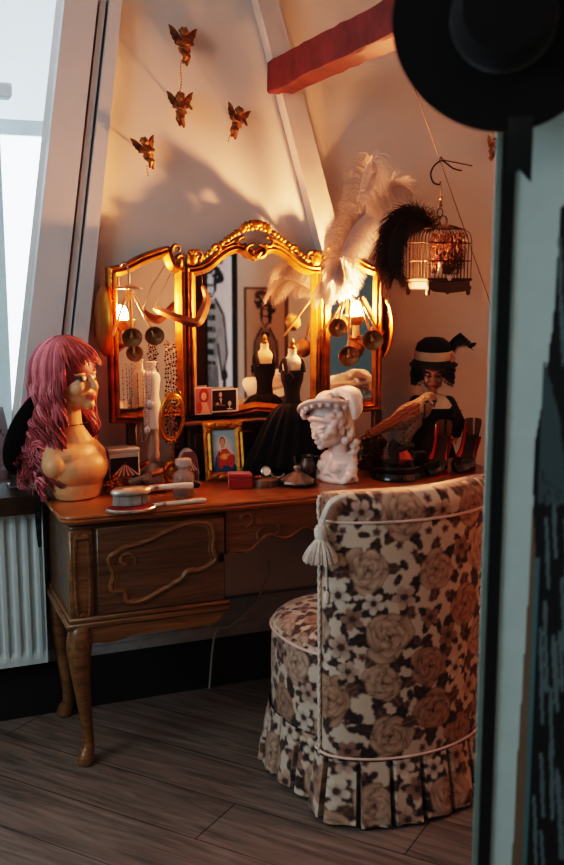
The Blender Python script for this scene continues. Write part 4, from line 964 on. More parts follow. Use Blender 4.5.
def bells(root_px, v, label, dish, arms, hook_to=None):
    """brass cluster: hook, dish and straight arms ending in round bells; positions given in photo pixels at wall depth v"""
    P0 = on_plane_v(*root_px, v); S = mpp(P0)
    t = thing('hanging_bell_cluster', label, 'ornament', P0, math.radians(8))
    L = lambda x, y, dep=0: np.array([(x - root_px[0]) * S, dep, -(y - root_px[1]) * S * 1.01])
    m = MB(); m.tube(smooth_path([L(root_px[0] - 11, root_px[1] + 2, .062), L(root_px[0] - 10, root_px[1] - 16, .055), L(root_px[0] - 4, root_px[1] - 23, .02), L(root_px[0], root_px[1] - 14, .0), L(root_px[0], root_px[1], 0)], 7), .0035, 8); m.build('hook', M_pewter, t)
    if dish:
        m = MB(); m.lathe([(.0001, .006), (.012, .005), (.036, -.004), (.041, -.008), (.038, -.009), (.012, .0), (.0001, .0)], 28, (0, 0, 0)); m.build('dish', M_pewter, t)
    for (x0, y0, x1, y1, dep, r) in arms:
        a, b = L(x0, y0, 0), L(x1, y1, dep); m = MB(); m.tube([a, a * .5 + b * .5, b], .0042, 8); ar = m.build('arm', M_brassd, t)
        if r:
            d = np.array([(b - a)[0] * .25, -1, -.18]); R = frame_to(d); r *= S
            m = MB(); m.lathe([(.0001, -.75 * r), (r * .5, -.68 * r), (r * .85, -.35 * r), (r * .98, 0), (r * 1.02, .12 * r), (r * .94, .14 * r), (r * .86, .02 * r), (r * .6, -.3 * r), (r * .3, -.42 * r), (.0001, -.45 * r)], 24, b, R)
            m.ell(b + np.array([0, -.002, 0]), r * .22, n=8); m.build('bell', M_brassd, ar)
bells((129, 286), .30, 'cluster of round brass bells hanging by a hook from the left mirror wing', True,
      [(128, 290, 112, 334, -.05, 0), (129, 290, 131, 335, -.07, 10), (131, 290, 153, 334, -.06, 9.5), (129, 290, 133, 352, -.02, 8.5)])
bells((346, 288), .285, 'cluster of round brass bells hanging below the white plumes at the right mirror wing', False,
      [(343, 302, 334, 326, -.06, 9.5), (360, 298, 369, 338, -.07, 10.5), (350, 300, 346, 354, -.05, 10.5), (343, 302, 314, 340, -.03, 0), (362, 300, 383, 342, -.03, 0)])
# curved metal band slung on a cord across the frame gap
def band():
    v = .345; P0 = on_plane_v(180, 322, v); S = mpp(P0); t = thing('curved_metal_band', 'curved copper band slung on a thin cord between the left wing and middle mirror', 'ornament', P0, math.radians(6))
    L = lambda x, y, dep=0: np.array([(x - 180) * S, dep, -(y - 322) * S * 1.01])
    pth = smooth_path([L(154, 308, -.01), L(164, 312, -.035), L(180, 318, -.05), L(196, 322, -.04), L(203, 312, -.015), L(207, 300, .01), L(203, 287, .02)], 8)
    wd = np.interp(np.linspace(0, 1, len(pth)), [0, .1, .45, .62, .8, 1], [.006, .011, .014, .016, .013, .005])
    m = MB(); rows = []
    T = np.gradient(pth, axis=0); T /= np.linalg.norm(T, axis=1)[:, None]
    for p, t_, w_ in zip(pth, T, wd):
        a = np.cross(t_, [0, 1, 0]); a /= np.linalg.norm(a); o = np.array([0, .0025, 0]); c = np.array([0, -.006, 0])
        rows.append([p - a * w_ + o, p + c, p + a * w_ + o, p + a * w_ * .96 + o * 2.2, p + c + o * 1.4, p - a * w_ * .96 + o * 2.2])
    m.grid(np.array(rows), cv=True); k = len(rows) * 6; m.f += [tuple(range(6)), tuple(range(k - 6, k))]; m.build('band', mat('copper_band', '9a6a4c', .3, metal=.85, var=.25), t)
    m = MB(); m.tube([L(154, 308, -.01), L(166, 286, .0), L(179, 258, .045)], .0011, 5); m.build('cord', M_felt_cord, t); m = MB(); m.tube([L(203, 287, .02), L(202, 262, .045)], .0011, 5); m.build('cord', M_felt_cord, t)
M_felt_cord = mat('dark_cord', '2c221c', .9)
band()

# ================================================================== PLUMES
def feather(name, label, pts, width, m_vane, m_quill, droop=.5, n=170, dens=1, tip=.25, face=(0, -1, 0), fluff=.35, seed=0, curl=0):
    """ostrich plume: curved quill, hundreds of drooping barbs in one vane"""
    r = np.random.default_rng(seed); base = np.asarray(pts[0], float); P = smooth_path([np.asarray(p, float) - base for p in pts], 12)
    L = np.concatenate([[0], np.cumsum(np.linalg.norm(np.diff(P, axis=0), axis=1))]); q = np.linspace(0, L[-1], 80); P = np.stack([np.interp(q, L, P[:, i]) for i in range(3)], -1)
    T = np.gradient(P, axis=0); T /= np.linalg.norm(T, axis=1)[:, None]
    t = thing(name, label, 'feather', base)
    m = MB(); m.tube(P, np.linspace(.0022, .0006, 80), 6); m.build('quill', m_quill, t)
    m = MB(); fc = np.asarray(face, float); V = []; Fc = []; base_i = 0
    for i in range(n):
        s = .08 + .92 * (i + r.random()) / n; k = s * 79; k0 = int(min(78, k)); f = k - k0; p = P[k0] * (1 - f) + P[k0 + 1] * f; t_ = T[k0]
        for sd in (-1, 1):
            for d_ in range(dens):
                side = np.cross(t_, fc) * sd; side /= np.linalg.norm(side) + 1e-9
                w = width * (math.sin(min(1, s * 1.25 + .12) * PI / 2) if s < .75 else 1.0) * (1.0 if s < .8 else 1 - tip * (s - .8) / .2) * (.75 + .4 * r.random())
                d0 = side * (.9 + .1 * r.random()) + t_ * (.35 + .3 * r.random() + .6 * max(0, s - .7)) - fc * (-.25 + fluff * r.normal() * .5)
                d0 /= np.linalg.norm(d0); ns = 7; pt = p.copy(); dd = d0.copy(); wl = .0011 * (.7 + .6 * r.random())
                axis = fc if abs(dd @ fc) < .8 else np.array([1.0, 0, 0])
                for j in range(ns):
                    wj = wl * (1 - .75 * j / (ns - 1)); nn = np.cross(dd, axis); nn /= np.linalg.norm(nn) + 1e-9
                    V += [pt + nn * wj, pt - nn * wj]
                    dd = dd + np.array([0, 0, -droop * 2.2 / ns]) + r.normal(size=3) * .10 + t_ * curl / ns; dd /= np.linalg.norm(dd); pt = pt + dd * w / ns
                for j in range(ns - 1): b = base_i + 2 * j; Fc.append((b, b + 1, b + 3, b + 2))
                base_i += 2 * ns
    m.add(np.array(V), Fc); m.build('vane', m_vane, t, ang=0, fix=False); return t
def plume_mat(name, c, tr):
    m = mat(name, c, .8, var=.1, vscale=80); nt = m.node_tree; N = nt.nodes; L = nt.links; o = [n for n in N if n.type == 'OUTPUT_MATERIAL'][0]
    tl = N.new('ShaderNodeBsdfTranslucent'); tl.inputs['Color'].default_value = (*hexc(c), 1); ms = N.new('ShaderNodeMixShader'); ms.inputs[0].default_value = tr
    L.new(N['Principled BSDF'].outputs[0], ms.inputs[1]); L.new(tl.outputs[0], ms.inputs[2]); L.new(ms.outputs[0], o.inputs['Surface']); return m
M_pw = plume_mat('white_plume', 'aca09b', .32); M_pq = mat('quill_white', 'c9b9a8', .5); M_pk = plume_mat('black_plume', '17110f', .15); M_pkq = mat('quill_dark', '3a2a20', .5)
fp = lambda x, y, v=.30: on_plane_v(x, y, v)
feather('white_plume', 'tall white ostrich plume, uppermost, with a curled tip', [fp(340, 268, .34), fp(349, 235, .33), fp(358, 200, .32), fp(364, 172, .31), fp(371, 160, .28), fp(377, 168, .25), fp(375, 185, .23)], .085, M_pw, M_pq, droop=.75, n=330, seed=1)
feather('white_plume', 'white plume curving over to the right towards the birdcage', [fp(345, 262, .35), fp(360, 226, .35), fp(376, 198, .36), fp(392, 186, .36), fp(405, 186, .34), fp(413, 193, .32)], .072, M_pw, M_pq, droop=.75, n=280, seed=2)
feather('white_plume', 'broad white plume in the middle of the bunch, behind the lowest one', [fp(336, 285, .34), fp(338, 268, .33), fp(344, 246, .31), fp(354, 226, .28), fp(366, 214, .25)], .105, M_pw, M_pq, droop=.65, n=330, seed=3)
feather('white_plume', 'lowest white plume fanning down in front of the right sconce bulb', [fp(352, 300, .33), fp(347, 284, .32), fp(345, 272, .30), fp(342, 263, .25), fp(337, 268, .20), fp(333, 280, .18)], .095, M_pw, M_pq, droop=1.1, n=330, seed=4)
feather('white_plume', 'soft white plume leaning left against the crest end of the middle mirror', [fp(350, 298, .31), fp(340, 288, .28), fp(331, 281, .25), fp(325, 288, .22), fp(322, 298, .2)], .075, M_pw, M_pq, droop=1.0, n=220, seed=5)
feather('black_plume', 'short black plume curling behind the large one at the top of the birdcage', [fp(440, 230, .31), fp(425, 216, .30), fp(410, 212, .29), fp(398, 218, .27), fp(388, 232, .26)], .07, M_pk, M_pkq, droop=.8, n=220, dens=2, seed=8)
feather('black_plume', 'large black ostrich plume drooping over the left side of the birdcage', [fp(440, 232, .30), fp(428, 219, .27), fp(412, 215, .24), fp(399, 222, .215), fp(391, 240, .20), fp(389, 262, .20), fp(394, 278, .21)], .105, M_pk, M_pkq, droop=.8, n=420, dens=2, seed=6)

# ================================================================== WIRE, HOOK AND BIRDCAGE
M_iron = mat('dark_iron', '3a2a1e', .5, metal=.6, var=.3); M_cagew = mat('cage_wood', '2e1c12', .55, var=.3, vscale=30)
wv = .30
wa, wb, wk = on_plane_v(414, 74, wv - .12), on_plane_v(498, 325, WV - .004), on_plane_v(441, 163, wv)
b_at = b0 + dr * 0
top_on_beam = None
def wire():
    a = np.array(wk) + (np.array(wk) - np.array(wb)) * 1.0
    # runs from the beam's level down to the wall through the hook point
    dirv = np.array(wk) - np.array(wb); a = np.array(wk) + dirv * .95
    P0 = np.array(wb); m = MB(); m.tube([np.zeros(3), (a - P0) * .5, a - P0], .0016, 6); o = m.build('wire', mat('grey_wire', '6a5a4c', .6, metal=.1), None, loc=P0)
    tag(o, 'thin taut wire running down the wall past the birdcage hook', 'wire')
wire()
def hook():
    P0 = np.array(wk); S = mpp(P0); L = lambda x, y, d=0: np.array([(x - 441) * S, d, -(y - 163) * S]); t = thing('wall_hook', 'curled bronze wire hook holding the birdcage', 'hook', P0)
    m = MB(); m.tube(smooth_path([L(463, 170, .02), L(454, 168, .01), L(446, 163, 0), L(441, 161, -.003), L(434, 166, -.002), L(431, 174, 0), L(434, 182, 0), L(440, 184, 0), L(441, 181, 0)], 8), .0028, 8); m.tube(smooth_path([L(474, 165, .03), L(455, 162, .01), L(443, 160, 0), L(441, 157, 0), L(439, 162, 0)], 6), .002, 8); m.build('bent_wire', M_iron, t)
hook()
def cage():
    P0 = on_plane_v(438, 291, wv - .03); S = mpp(P0); k = S * .87
    t = thing('birdcage', 'small bronze birdcage with domed top hanging from the curled hook', 'birdcage', P0, math.radians(30))
    w, d = 31 * k, 20 * k; h = 74 * k     # half width, half depth, height to dome top
    # base tray with moulded sides and feet
    m = MB(); m.box((0, 0, 7 * k), (2 * w, 2 * d, 10 * k), bev=.004); m.box((0, 0, 13 * k), (2 * w + .008, 2 * d + .008, 3 * k), bev=.002); tr = m.build('base_tray', M_cagew, t)
    pts = [(-w, 2 * k)] + [(x * w, (2 - 4 * (1 - abs(x)) ** .5 * (1 if abs(x) < .8 else 0)) * k) for x in np.linspace(-.95, .95, 21)] + [(w, 2 * k)]
    m = MB(); m.prism(pts + [(w, 6 * k), (-w, 6 * k)], -d - .004, -d + .001); m.build('carved_apron', M_cagew, tr)
    for x in (-1, 1):
        for y in (-1, 1): m = MB(); m.lathe([(.0001, -5 * k), (.006, -4 * k), (.008, 0), (.006, 3 * k)], 10, (x * w * .94, y * d * .92, 0)); m.build('foot', M_cagew, tr)
    # bars curving into the dome
    z0, z1 = 14 * k, 54 * k
    def bar(x, y):
        top = np.array([x * .35, y * .35, h]); m.tube(smooth_path([(x, y, z0), (x, y, (z0 + z1) / 2), (x, y, z1), (x * .92, y * .92, z1 + (h - z1) * .55), (x * .7, y * .7, h - 4 * k), top], 5), .0013, 5)
    m = MB()
    for x in np.linspace(-w, w, 13): bar(x, -d); bar(x, d)
    for y in np.linspace(-d, d, 8)[1:-1]: bar(-w, y); bar(w, y)
    br_ = m.build('bars', M_iron, t)
    m = MB()
    for z, s in ((z0, 1), (34 * k, 1), (z1, 1), (h - 4 * k, .7), (h, .35)):
        pth = [(-w * s, -d * s, z), (w * s, -d * s, z), (w * s, d * s, z), (-w * s, d * s, z)]
        for a, b in zip(pth, pth[1:] + pth[:1]): m.tube([a, b], .0019, 6)
    m.build('hoops', M_iron, t)
    m = MB()
    for a in (0, PI / 2):
        for sx in (-1, 1):
            th = np.linspace(0, 2 * PI, 20, endpoint=False); c = rotm(0, 0, a) @ np.array([sx * 5.5 * k, 0, h + 5 * k]); m.tube([c + rotm(0, 0, a) @ np.array([5.5 * k * math.cos(x), 0, 5.5 * k * math.sin(x)]) for x in th], .0017, 6, closed=True)
    th = np.linspace(0, 2 * PI, 24, endpoint=False); m.tube([(4 * k * math.cos(x), 0, h + 14 * k + 4.5 * k * math.sin(x)) for x in th], .0017, 6, closed=True); m.cap((0, 0, h - 1 * k), (0, 0, h + 10 * k), .002, .002)
    m.build('crown_finial', M_iron, t)
    htop = on_plane_v(440, 183, wv)[2] - P0[2]; m = MB(); m.tube([(-1 * k, 0, h + 18 * k), (0, 0, h + 24 * k), (.5 * k, 0, h + 30 * k), (0, 0, htop)], .0018, 6); 
    for z, r in ((22, 3), (26, 2.2), (30, 2.8)): m.ell((.5 * k, 0, h + z * k), r * k * .8, n=8)
    m.build('hanging_link', M_brassd, t)
    m = MB(); m.ell((-1 * k, -d - .004, 15 * k), (3.2 * k, 1.6 * k, 3.2 * k), n=12); m.build('latch_button', mat('bone', 'cbbcae', .5), t, 'pale round latch button')
    m = MB(); m.tube([(-w * .6, 0, 30 * k), (w * .6, 0, 30 * k)], .002, 6); m.build('perch', M_cagew, t)
    # curly hairpiece inside the cage
    C0 = P0 + rotz((10 * k, -3 * k, 0), 30) + [0, 0, 15.5 * k]; r5 = np.random.default_rng(9); m = MB(); cc = [srgb([.32, .16, .09]), srgb([.22, .11, .07]), srgb([.40, .21, .11])]
    for i in range(260):
        c = r5.normal(size=3) * np.array([10, 7, 12]) * k + [0, 0, 26 * k]; c[2] = np.clip(c[2], 8 * k, 46 * k); c[:2] = np.clip(c[:2], -15 * k, 15 * k); R_ = (3 + 2 * r5.random()) * k; th = np.linspace(0, 7 + 4 * r5.random(), 22); R = frame_to(r5.normal(size=3))
        m.tube([c + R @ np.array([R_ * math.cos(a), R_ * math.sin(a), .35 * k * a]) for a in th], np.linspace(.0018, .0008, 22), 4, cc[i % 3])
    for i in range(16):
        m.ell(np.array([0, 0, (9 + 2.2 * i) * k]), (7 * k, 6 * k, 6 * k), n=8, col=cc[1])
    o = m.build('hairpiece', mat('auburn_curls', vcol=True, rough=.6, var=.15, vscale=90), None, loc=C0, ang=0, fix=False); tag(o, 'reddish brown curly hairpiece stuffed inside the birdcage', 'hairpiece')
    m = MB(); m.ell((0, 0, 0), (2.6 * k, 2.2 * k, 3 * k), n=10); m.ell((0, 0, -8 * k), (3 * k, 2.6 * k, 7 * k), n=10); m.cap((0, 0, 0), (0, 0, -6 * k), 1.5 * k, 1.8 * k); mb_ = blob(m, .0012, 2)
    o = link('figurine', mb_, mat('porcelain', 'd9c4b4', .4), None, loc=P0 + rotz((-7 * k, -11 * k, 0), 30) + [0, 0, 30 * k]); tag(o, 'small pale figurine standing inside the birdcage beside the hairpiece', 'figurine')
cage()
# ================================================================== THINGS ON THE TABLE
M_silver = mat('silver', 'b9b3ac', .28, metal=.9, var=.25, vscale=40); M_ivory = mat('ivory_handle', 'cfc4b6', .35, var=.08)
M_redl = mat('red_leather', '7d1a18', .4, var=.15, bump=.2); M_blackp = mat('black_gloss', '0e0d0e', .22, coat=.4); M_rose = mat('rose_gold', 'c8916f', .22, metal=.95)
M_glass = mat('clear_glass', 'e6dcd6', .06, trans=.86, ior=1.45, var=0); M_pinkl = mat('pink_glass', 'd59a96', .05, trans=.9, ior=1.4, var=0)
M_black = mat('black_cloth', '0a0909', .92, sheen=.05, bump=.3, bscale=250)
def item(name, label, cat, px, py, rz=0, z=TOPZ, group=None):
    """py > 1: base row of the photo; py <= 1: distance v from the front edge"""
    P = D(px, py, z) if py > 1 else DV(px, py, z)[0]; t = thing(name, label, cat, P, rz, group); return t, mpp(P), P

# hand mirror lying on the table, hairbrush resting on it
def brush_set():
    t, S, P = item('hand_mirror', 'silver hand mirror with red back lying flat under the hairbrush', 'hand mirror', 131, 510, YAW + math.radians(2))
    def outline(a, b, n=40): th = np.linspace(0, 2 * PI, n, endpoint=False); return np.stack([a * np.cos(th), b * np.sin(th)], -1)
    a, b = .072, .050
    m = MB(); o = outline(1, 1); rows = []
    for s, z in ((.95, .001), (1.0, .003), (1.0, .008), (.96, .0105), (.9, .0095)): rows.append(np.concatenate([o * [a * s, b * s], np.full((40, 1), z)], 1))
    m.grid(np.array(rows), cv=True); m.f += [tuple(range(40))[::-1]]; m.build('rim', M_silver, t)
    m = MB(); rows = [np.concatenate([o * [a * s, b * s], np.full((40, 1), z)], 1) for s, z in ((.92, .0085), (.9, .0100), (.5, .0112), (.05, .0115))]; m.grid(np.array(rows), cv=True); m.f += [tuple(range(120, 160))]; m.build('red_back', M_redl, t, 'red leather panel')
    m = MB(); m.tube([(a - .006, 0, .007), (a + .02, 0, .008), (a + .03, 0, .008), (a + .135, 0, .008), (a + .148, 0, .007)], [.007, .005, .0062, .0075, .005], 12); m.build('handle', M_ivory, t)
    m = MB(); m.tube([(a + .018, 0, .008), (a + .028, 0, .008)], [.0072, .0072], 12); m.build('collar', M_silver, t)
    P1 = np.array(P) + rotz((.004, .012, .0135), 24); t = thing('hairbrush', 'silver backed hairbrush with pale bristles and ivory handle lying on the hand mirror', 'hairbrush', P1, YAW + math.radians(3))
    a, b = .058, .032
    m = MB(); rows = [np.concatenate([o * [a * s, b * s], np.full((40, 1), z)], 1) for s, z in ((.9, .030), (1, .032), (1.02, .038), (.97, .043), (.8, .047), (.4, .050), (.02, .0505))]; m.grid(np.array(rows), cv=True); m.f += [tuple(range(40))[::-1]]; m.build('brush_back', M_silver, t)
    m = MB()
    for i in range(20):
        for j in range(9):
            x, y = -.048 + i * .0051, -.024 + j * .006
            if (x / .05) ** 2 + (y / .027) ** 2 < 1: m.tube([(x, y, .031), (x * 1.04 + random.uniform(-.001, .001), y * 1.04, .0005)], .0010, 4)
    m.build('bristles', mat('bristle', 'aaa9a2', .7), t)
    m = MB(); m.tube([(a - .004, 0, .040), (a + .012, 0, .041), (a + .022, 0, .041), (a + .10, 0, .039), (a + .125, 0, .037)], [.008, .0055, .0075, .0088, .0085], 12); m.build('handle', M_ivory, t)
    m = MB(); m.tube([(a + .124, 0, .037), (a + .130, 0, .0365)], .0092, 12); m.ell((a + .137, 0, .036), (.010, .0085, .0085), n=10); m.build('end_cap', M_blackp, t, 'dark end cap of the handle')
    m = MB(); m.tube([(a + .008, 0, .041), (a + .02, 0, .041)], .0085, 12); m.build('collar', M_silver, t)
brush_set()

def tent_canvas(w, h, roof_y, col_bg, cx=.5, tw=.50):
    cv = Canvas(w, h, col_bg)
    cv.poly([(cx - tw * .55, .05), (cx + tw * .55, .05), (cx + tw * .5, roof_y), (cx - tw * .5, roof_y)], (.62, .45, .32)); cv.poly([(cx - tw * .22, .05), (cx + tw * .22, .05), (cx + tw * .2, roof_y * .7), (cx - tw * .2, roof_y * .7)], (.45, .2, .15))
    cv.line([(cx - tw * .5, roof_y * .85), (cx + tw * .5, roof_y * .85)], .012, (.25, .1, .08))
    for (c, y0, y1, ww) in ((cx, roof_y, roof_y + .36, tw),):
        n = 12
        for i in range(n):
            x0, x1 = c - ww + 2 * ww * i / n, c - ww + 2 * ww * (i + 1) / n; f = lambda x: c + (x - c) * .12
            cv.poly([(x0, y0), (x1, y0), (f(x1), y1), (f(x0), y1)], (.86, .8, .76) if i % 2 else (.52, .10, .10))
        for i in range(n): x0 = c - ww + 2 * ww * (i + .5) / n; cv.ell((x0, y0), (ww / n, ww / n * .9), (.86, .8, .76) if i % 2 else (.52, .10, .10))
    cv.line([(cx, roof_y + .36), (cx, roof_y + .46)], .01, (.3, .2, .15)); cv.poly([(cx, roof_y + .46), (cx + .09, roof_y + .43), (cx, roof_y + .40)], (.6, .1, .1)); return cv
M_print = mat('printed_tin', vcol=True, rough=.35, var=.04, coat=.2)
M_greyc = mat('grey_card', 'b9b4ae', .6)
def tins():
    t, S, P = item('circus_tin', 'square tin box printed with a striped circus tent behind the perfume vials', 'tin', 122, .35, YAW + .05)
    w, h, d = .096, .108, .07
    m = MB(); m.box((0, 0, h / 2), (w, d, h), bev=.004); bd = m.build('box', M_greyc, t)
    m = MB(); print_plane(m, tent_canvas(110, 120, .38, (.13, .10, .12)), w - .008, h - .02, -w / 2 + .004, .004, -d / 2 - .0006); m.build('printed_front', M_print, t, 'circus tent print')
    m = MB(); m.box((0, 0, h + .004), (w + .004, d + .004, .014), bev=.003); m.build('lid', M_greyc, t)
    t, S, P = item('egg_shaped_tin', 'arched tin with a striped circus tent print beside the gold framed picture', 'tin', 188, .335, YAW - .1)
    n = 36; th = np.linspace(0, PI, n); out = [(.030 * math.cos(a), .048 + .055 * math.sin(a)) for a in th]; out = [(.031, .0)] + [(.033, .03)] + out + [(-.033, .03), (-.031, 0)]
    m = MB(); m.prism(out, -.018, .018); m.build('shell', mat('pale_tin', 'b7afa8', .4, var=.08), t)
    cv = tent_canvas(90, 140, .34, (.45, .28, .28), .5, .46); u, v = np.meshgrid(np.linspace(0, 1, 60), np.linspace(0, 1, 90)); z = .003 + v * .093; hw = np.where(z < .048, .0305, .030 * np.sqrt(np.clip(1 - ((z - .048) / .055) ** 2, 0.0, 1)))
    m = MB(); m.grid(np.stack([(u * 2 - 1) * hw * .96, np.full_like(u, -.0186), z], -1), cv.sample(u, v * .95)); m.build('printed_front', M_print, t, 'striped tent print')
tins()

def jewelry_form():
    P, yb = DV(154, .345); t = thing('jewelry_torso', 'slim white jewellery display torso on a turned foot, draped with necklaces', 'display form', P, YAW)
    S = mpp(P); k = S; zz = lambda y: (yb - y) * k
    prof = [(5.2, 428), (7.6, 427.5), (9.0, 421), (9.2, 412), (8.2, 402), (7.2, 395), (7.6, 387), (8.4, 380), (8.3, 376), (6.6, 372.5), (4.8, 371), (4.4, 366), (4.6, 363.5), (5.4, 362.5), (5.2, 361.2), (.01, 361)]
    z0 = np.array([zz(p[1]) for p in prof]); r = np.array([p[0] for p in prof]) * k
    pth = smooth_path(np.stack([r, z0, 0 * r], -1), 4)[:, :2]; pth[:, 0] = np.maximum(pth[:, 0], 1e-4); m = MB(); m.lathe(pth, 28, sx=1.0, sy=.72); m.build('torso', mat('white_linen_form', 'c9c3bd', .7, var=.06), t)
    prof = [(11, yb), (11.5, yb - 2), (10, yb - 4), (6, 464.5), (4.6, 462), (6.2, 458), (6.6, 454), (5.4, 450), (5.9, 446), (6.3, 440), (5.2, 435), (5.4, 430), (6, 428)]
    m = MB(); m.lathe([(max(1e-4, p[0] * k), zz(p[1])) for p in prof], 24); m.build('turned_foot', mat('pale_turned_wood', '8d7a6c', .5, var=.15), t)
    # chains hung round its neck
    M_chain2 = mat('silver_chain', 'a9adb2', .25, metal=.9); M_gem = mat('crystal', 'b8c4cc', .1, metal=.5)
    def necklace(name, label, x0, x1, ytop, ybot, r_, mm, sag, n, dy=-8.5, pend=0):
        tt = thing(name, label, 'necklace', P + rotz((0, 0, zz(ytop)), 22)); m = MB(); pts = []
        for i in range(n):
            q = i / (n - 1); x = x0 + (x1 - x0) * q; dd = 1 - (2 * q - 1) ** 2; y = ytop + (ybot - ytop) * (1 - abs(2 * q - 1) ** sag)
            pts.append(rotz(((x - 154) * k, (dy - .5 * dd) * k * (.75 if 0 < 1 else 1), zz(y) - zz(ytop)), 22))
        for i, p in enumerate(pts): m.ell(p + [0, random.uniform(-.001, .001), 0], r_ * (1 + .4 * random.random()), n=6)
        m.tube(pts, r_ * .35, 4); m.build('beads', mm, tt)
        if pend: m = MB(); q = pts[n // 2]; m.ell(q - np.array([0, .003, pend * k]), (pend * .8 * k, pend * .35 * k, pend * k), n=10); m.build('pendant', M_gem, tt)
    necklace('necklace', 'silver chain with a round pendant hanging lowest on the white display torso', 143, 150, 366, 424, .0016, M_chain2, 2.4, 60, -8.6, 4)
    necklace('necklace', 'short crystal necklace across the chest of the white display torso', 146, 153, 368, 398, .0019, M_gem, 2.2, 34, -8.2, 5)
    necklace('necklace', 'long grey bead necklace on the left side of the white display torso', 138, 147, 372, 440, .0022, mat('grey_beads', '6d6a6a', .3, metal=.5), 3, 60, -8.4)
jewelry_form()

def bead_string():
    P = on_plane_v(170, 345, .345); t = thing('bead_strand', 'dark sparkling bead strands hanging from the left mirror wing behind the oval gold mirror', 'beads', P, YAW)
    S = mpp(P); cols = [srgb([.55, .42, .36]), srgb([.22, .17, .15]), srgb([.75, .68, .62]), srgb([.35, .22, .17])]; m = MB()
    for s in range(5):
        x = (-5 + 2.6 * s) * S; n = 46
        for i in range(n):
            zz = -(100 + 8 * math.sin(s * 2)) * S * i / n; m.ell((x + .0022 * math.sin(i * .8 + s) + (.004 if i > 30 else 0) * math.sin(s), -.004 + .004 * math.cos(i * 1.7 + s), zz), .0030 + .0009 * math.sin(i * 3.1 + s), n=6, col=cols[(i * 7 + s * 3) % 4])
    m.build('beads', mat('mixed_beads', vcol=True, rough=.2, metal=.4, var=.1), t)
    m = MB(); m.tube([(-.02, .0, .002), (.02, .0, .002)], .0022, 6); m.tube([(0, 0, .002), (0, .045, .012)], .002, 5); m.build('hanger', M_cordm, t)
M_cordm = mat('hanger_metal', '5b4632', .4, metal=.7)
bead_string()

def oval_mirror():
    P, yb = DV(173, .30); S = mpp(P); zz = lambda y: (yb - y) * S
    t = thing('oval_gold_frame', 'oval gold table frame with a ribbon bow on top in front of the bead strands', 'frame', P, YAW + .25)
    n = 60; th = np.linspace(0, 2 * PI, n, endpoint=False); c = zz(417); a, b = 13 * S, 23 * S; T = lambda p: p
    m = MB(); m.tube([(a * math.cos(x), -.008 * math.sin(x), c + b * math.sin(x)) for x in th], .0062, 10, closed=True); m.tube([(a * .84 * math.cos(x), -.005 - .008 * math.sin(x), c + b * .88 * math.sin(x)) for x in th], .002, 6, closed=True); m.build('rim', M_gold2, t)
    m = MB()
    for sx in (-1, 1):
        lp = [(0, -.004, c + b), (sx * 3.5 * S, -.009, c + b + 3 * S), (sx * 7.5 * S, -.010, c + b + 2.2 * S), (sx * 8 * S, -.010, c + b - 1.5 * S), (sx * 3 * S, -.010, c + b - 1.2 * S)]; m.tube(smooth_path(lp, 6, True), .0026, 7, closed=True, flat=1)
        m.tube(smooth_path([(0, -.008, c + b), (sx * 6 * S, -.012, c + b - 6 * S), (sx * 4 * S, -.012, c + b - 12 * S), (sx * 8 * S, -.01, c + b - 16 * S)], 6), np.linspace(.004, .002, 19), 6)
    m.ell((0, -.010, c + b), .006, n=10); m.build('bow', M_gold2, t)
    m = MB(); m.tube([(0, .0, c - b), (0, .004, .02)], .004, 8); m.lathe([(.026, 0), (.028, .004), (.02, .010), (.006, .02), (.0001, .022)], 20, (0, .004, 0), sy=.7); m.build('stand', M_gold2, t)
M_gold2 = mat('bright_gold', 'c98e34', .25, metal=.95, var=.2); oval_mirror()

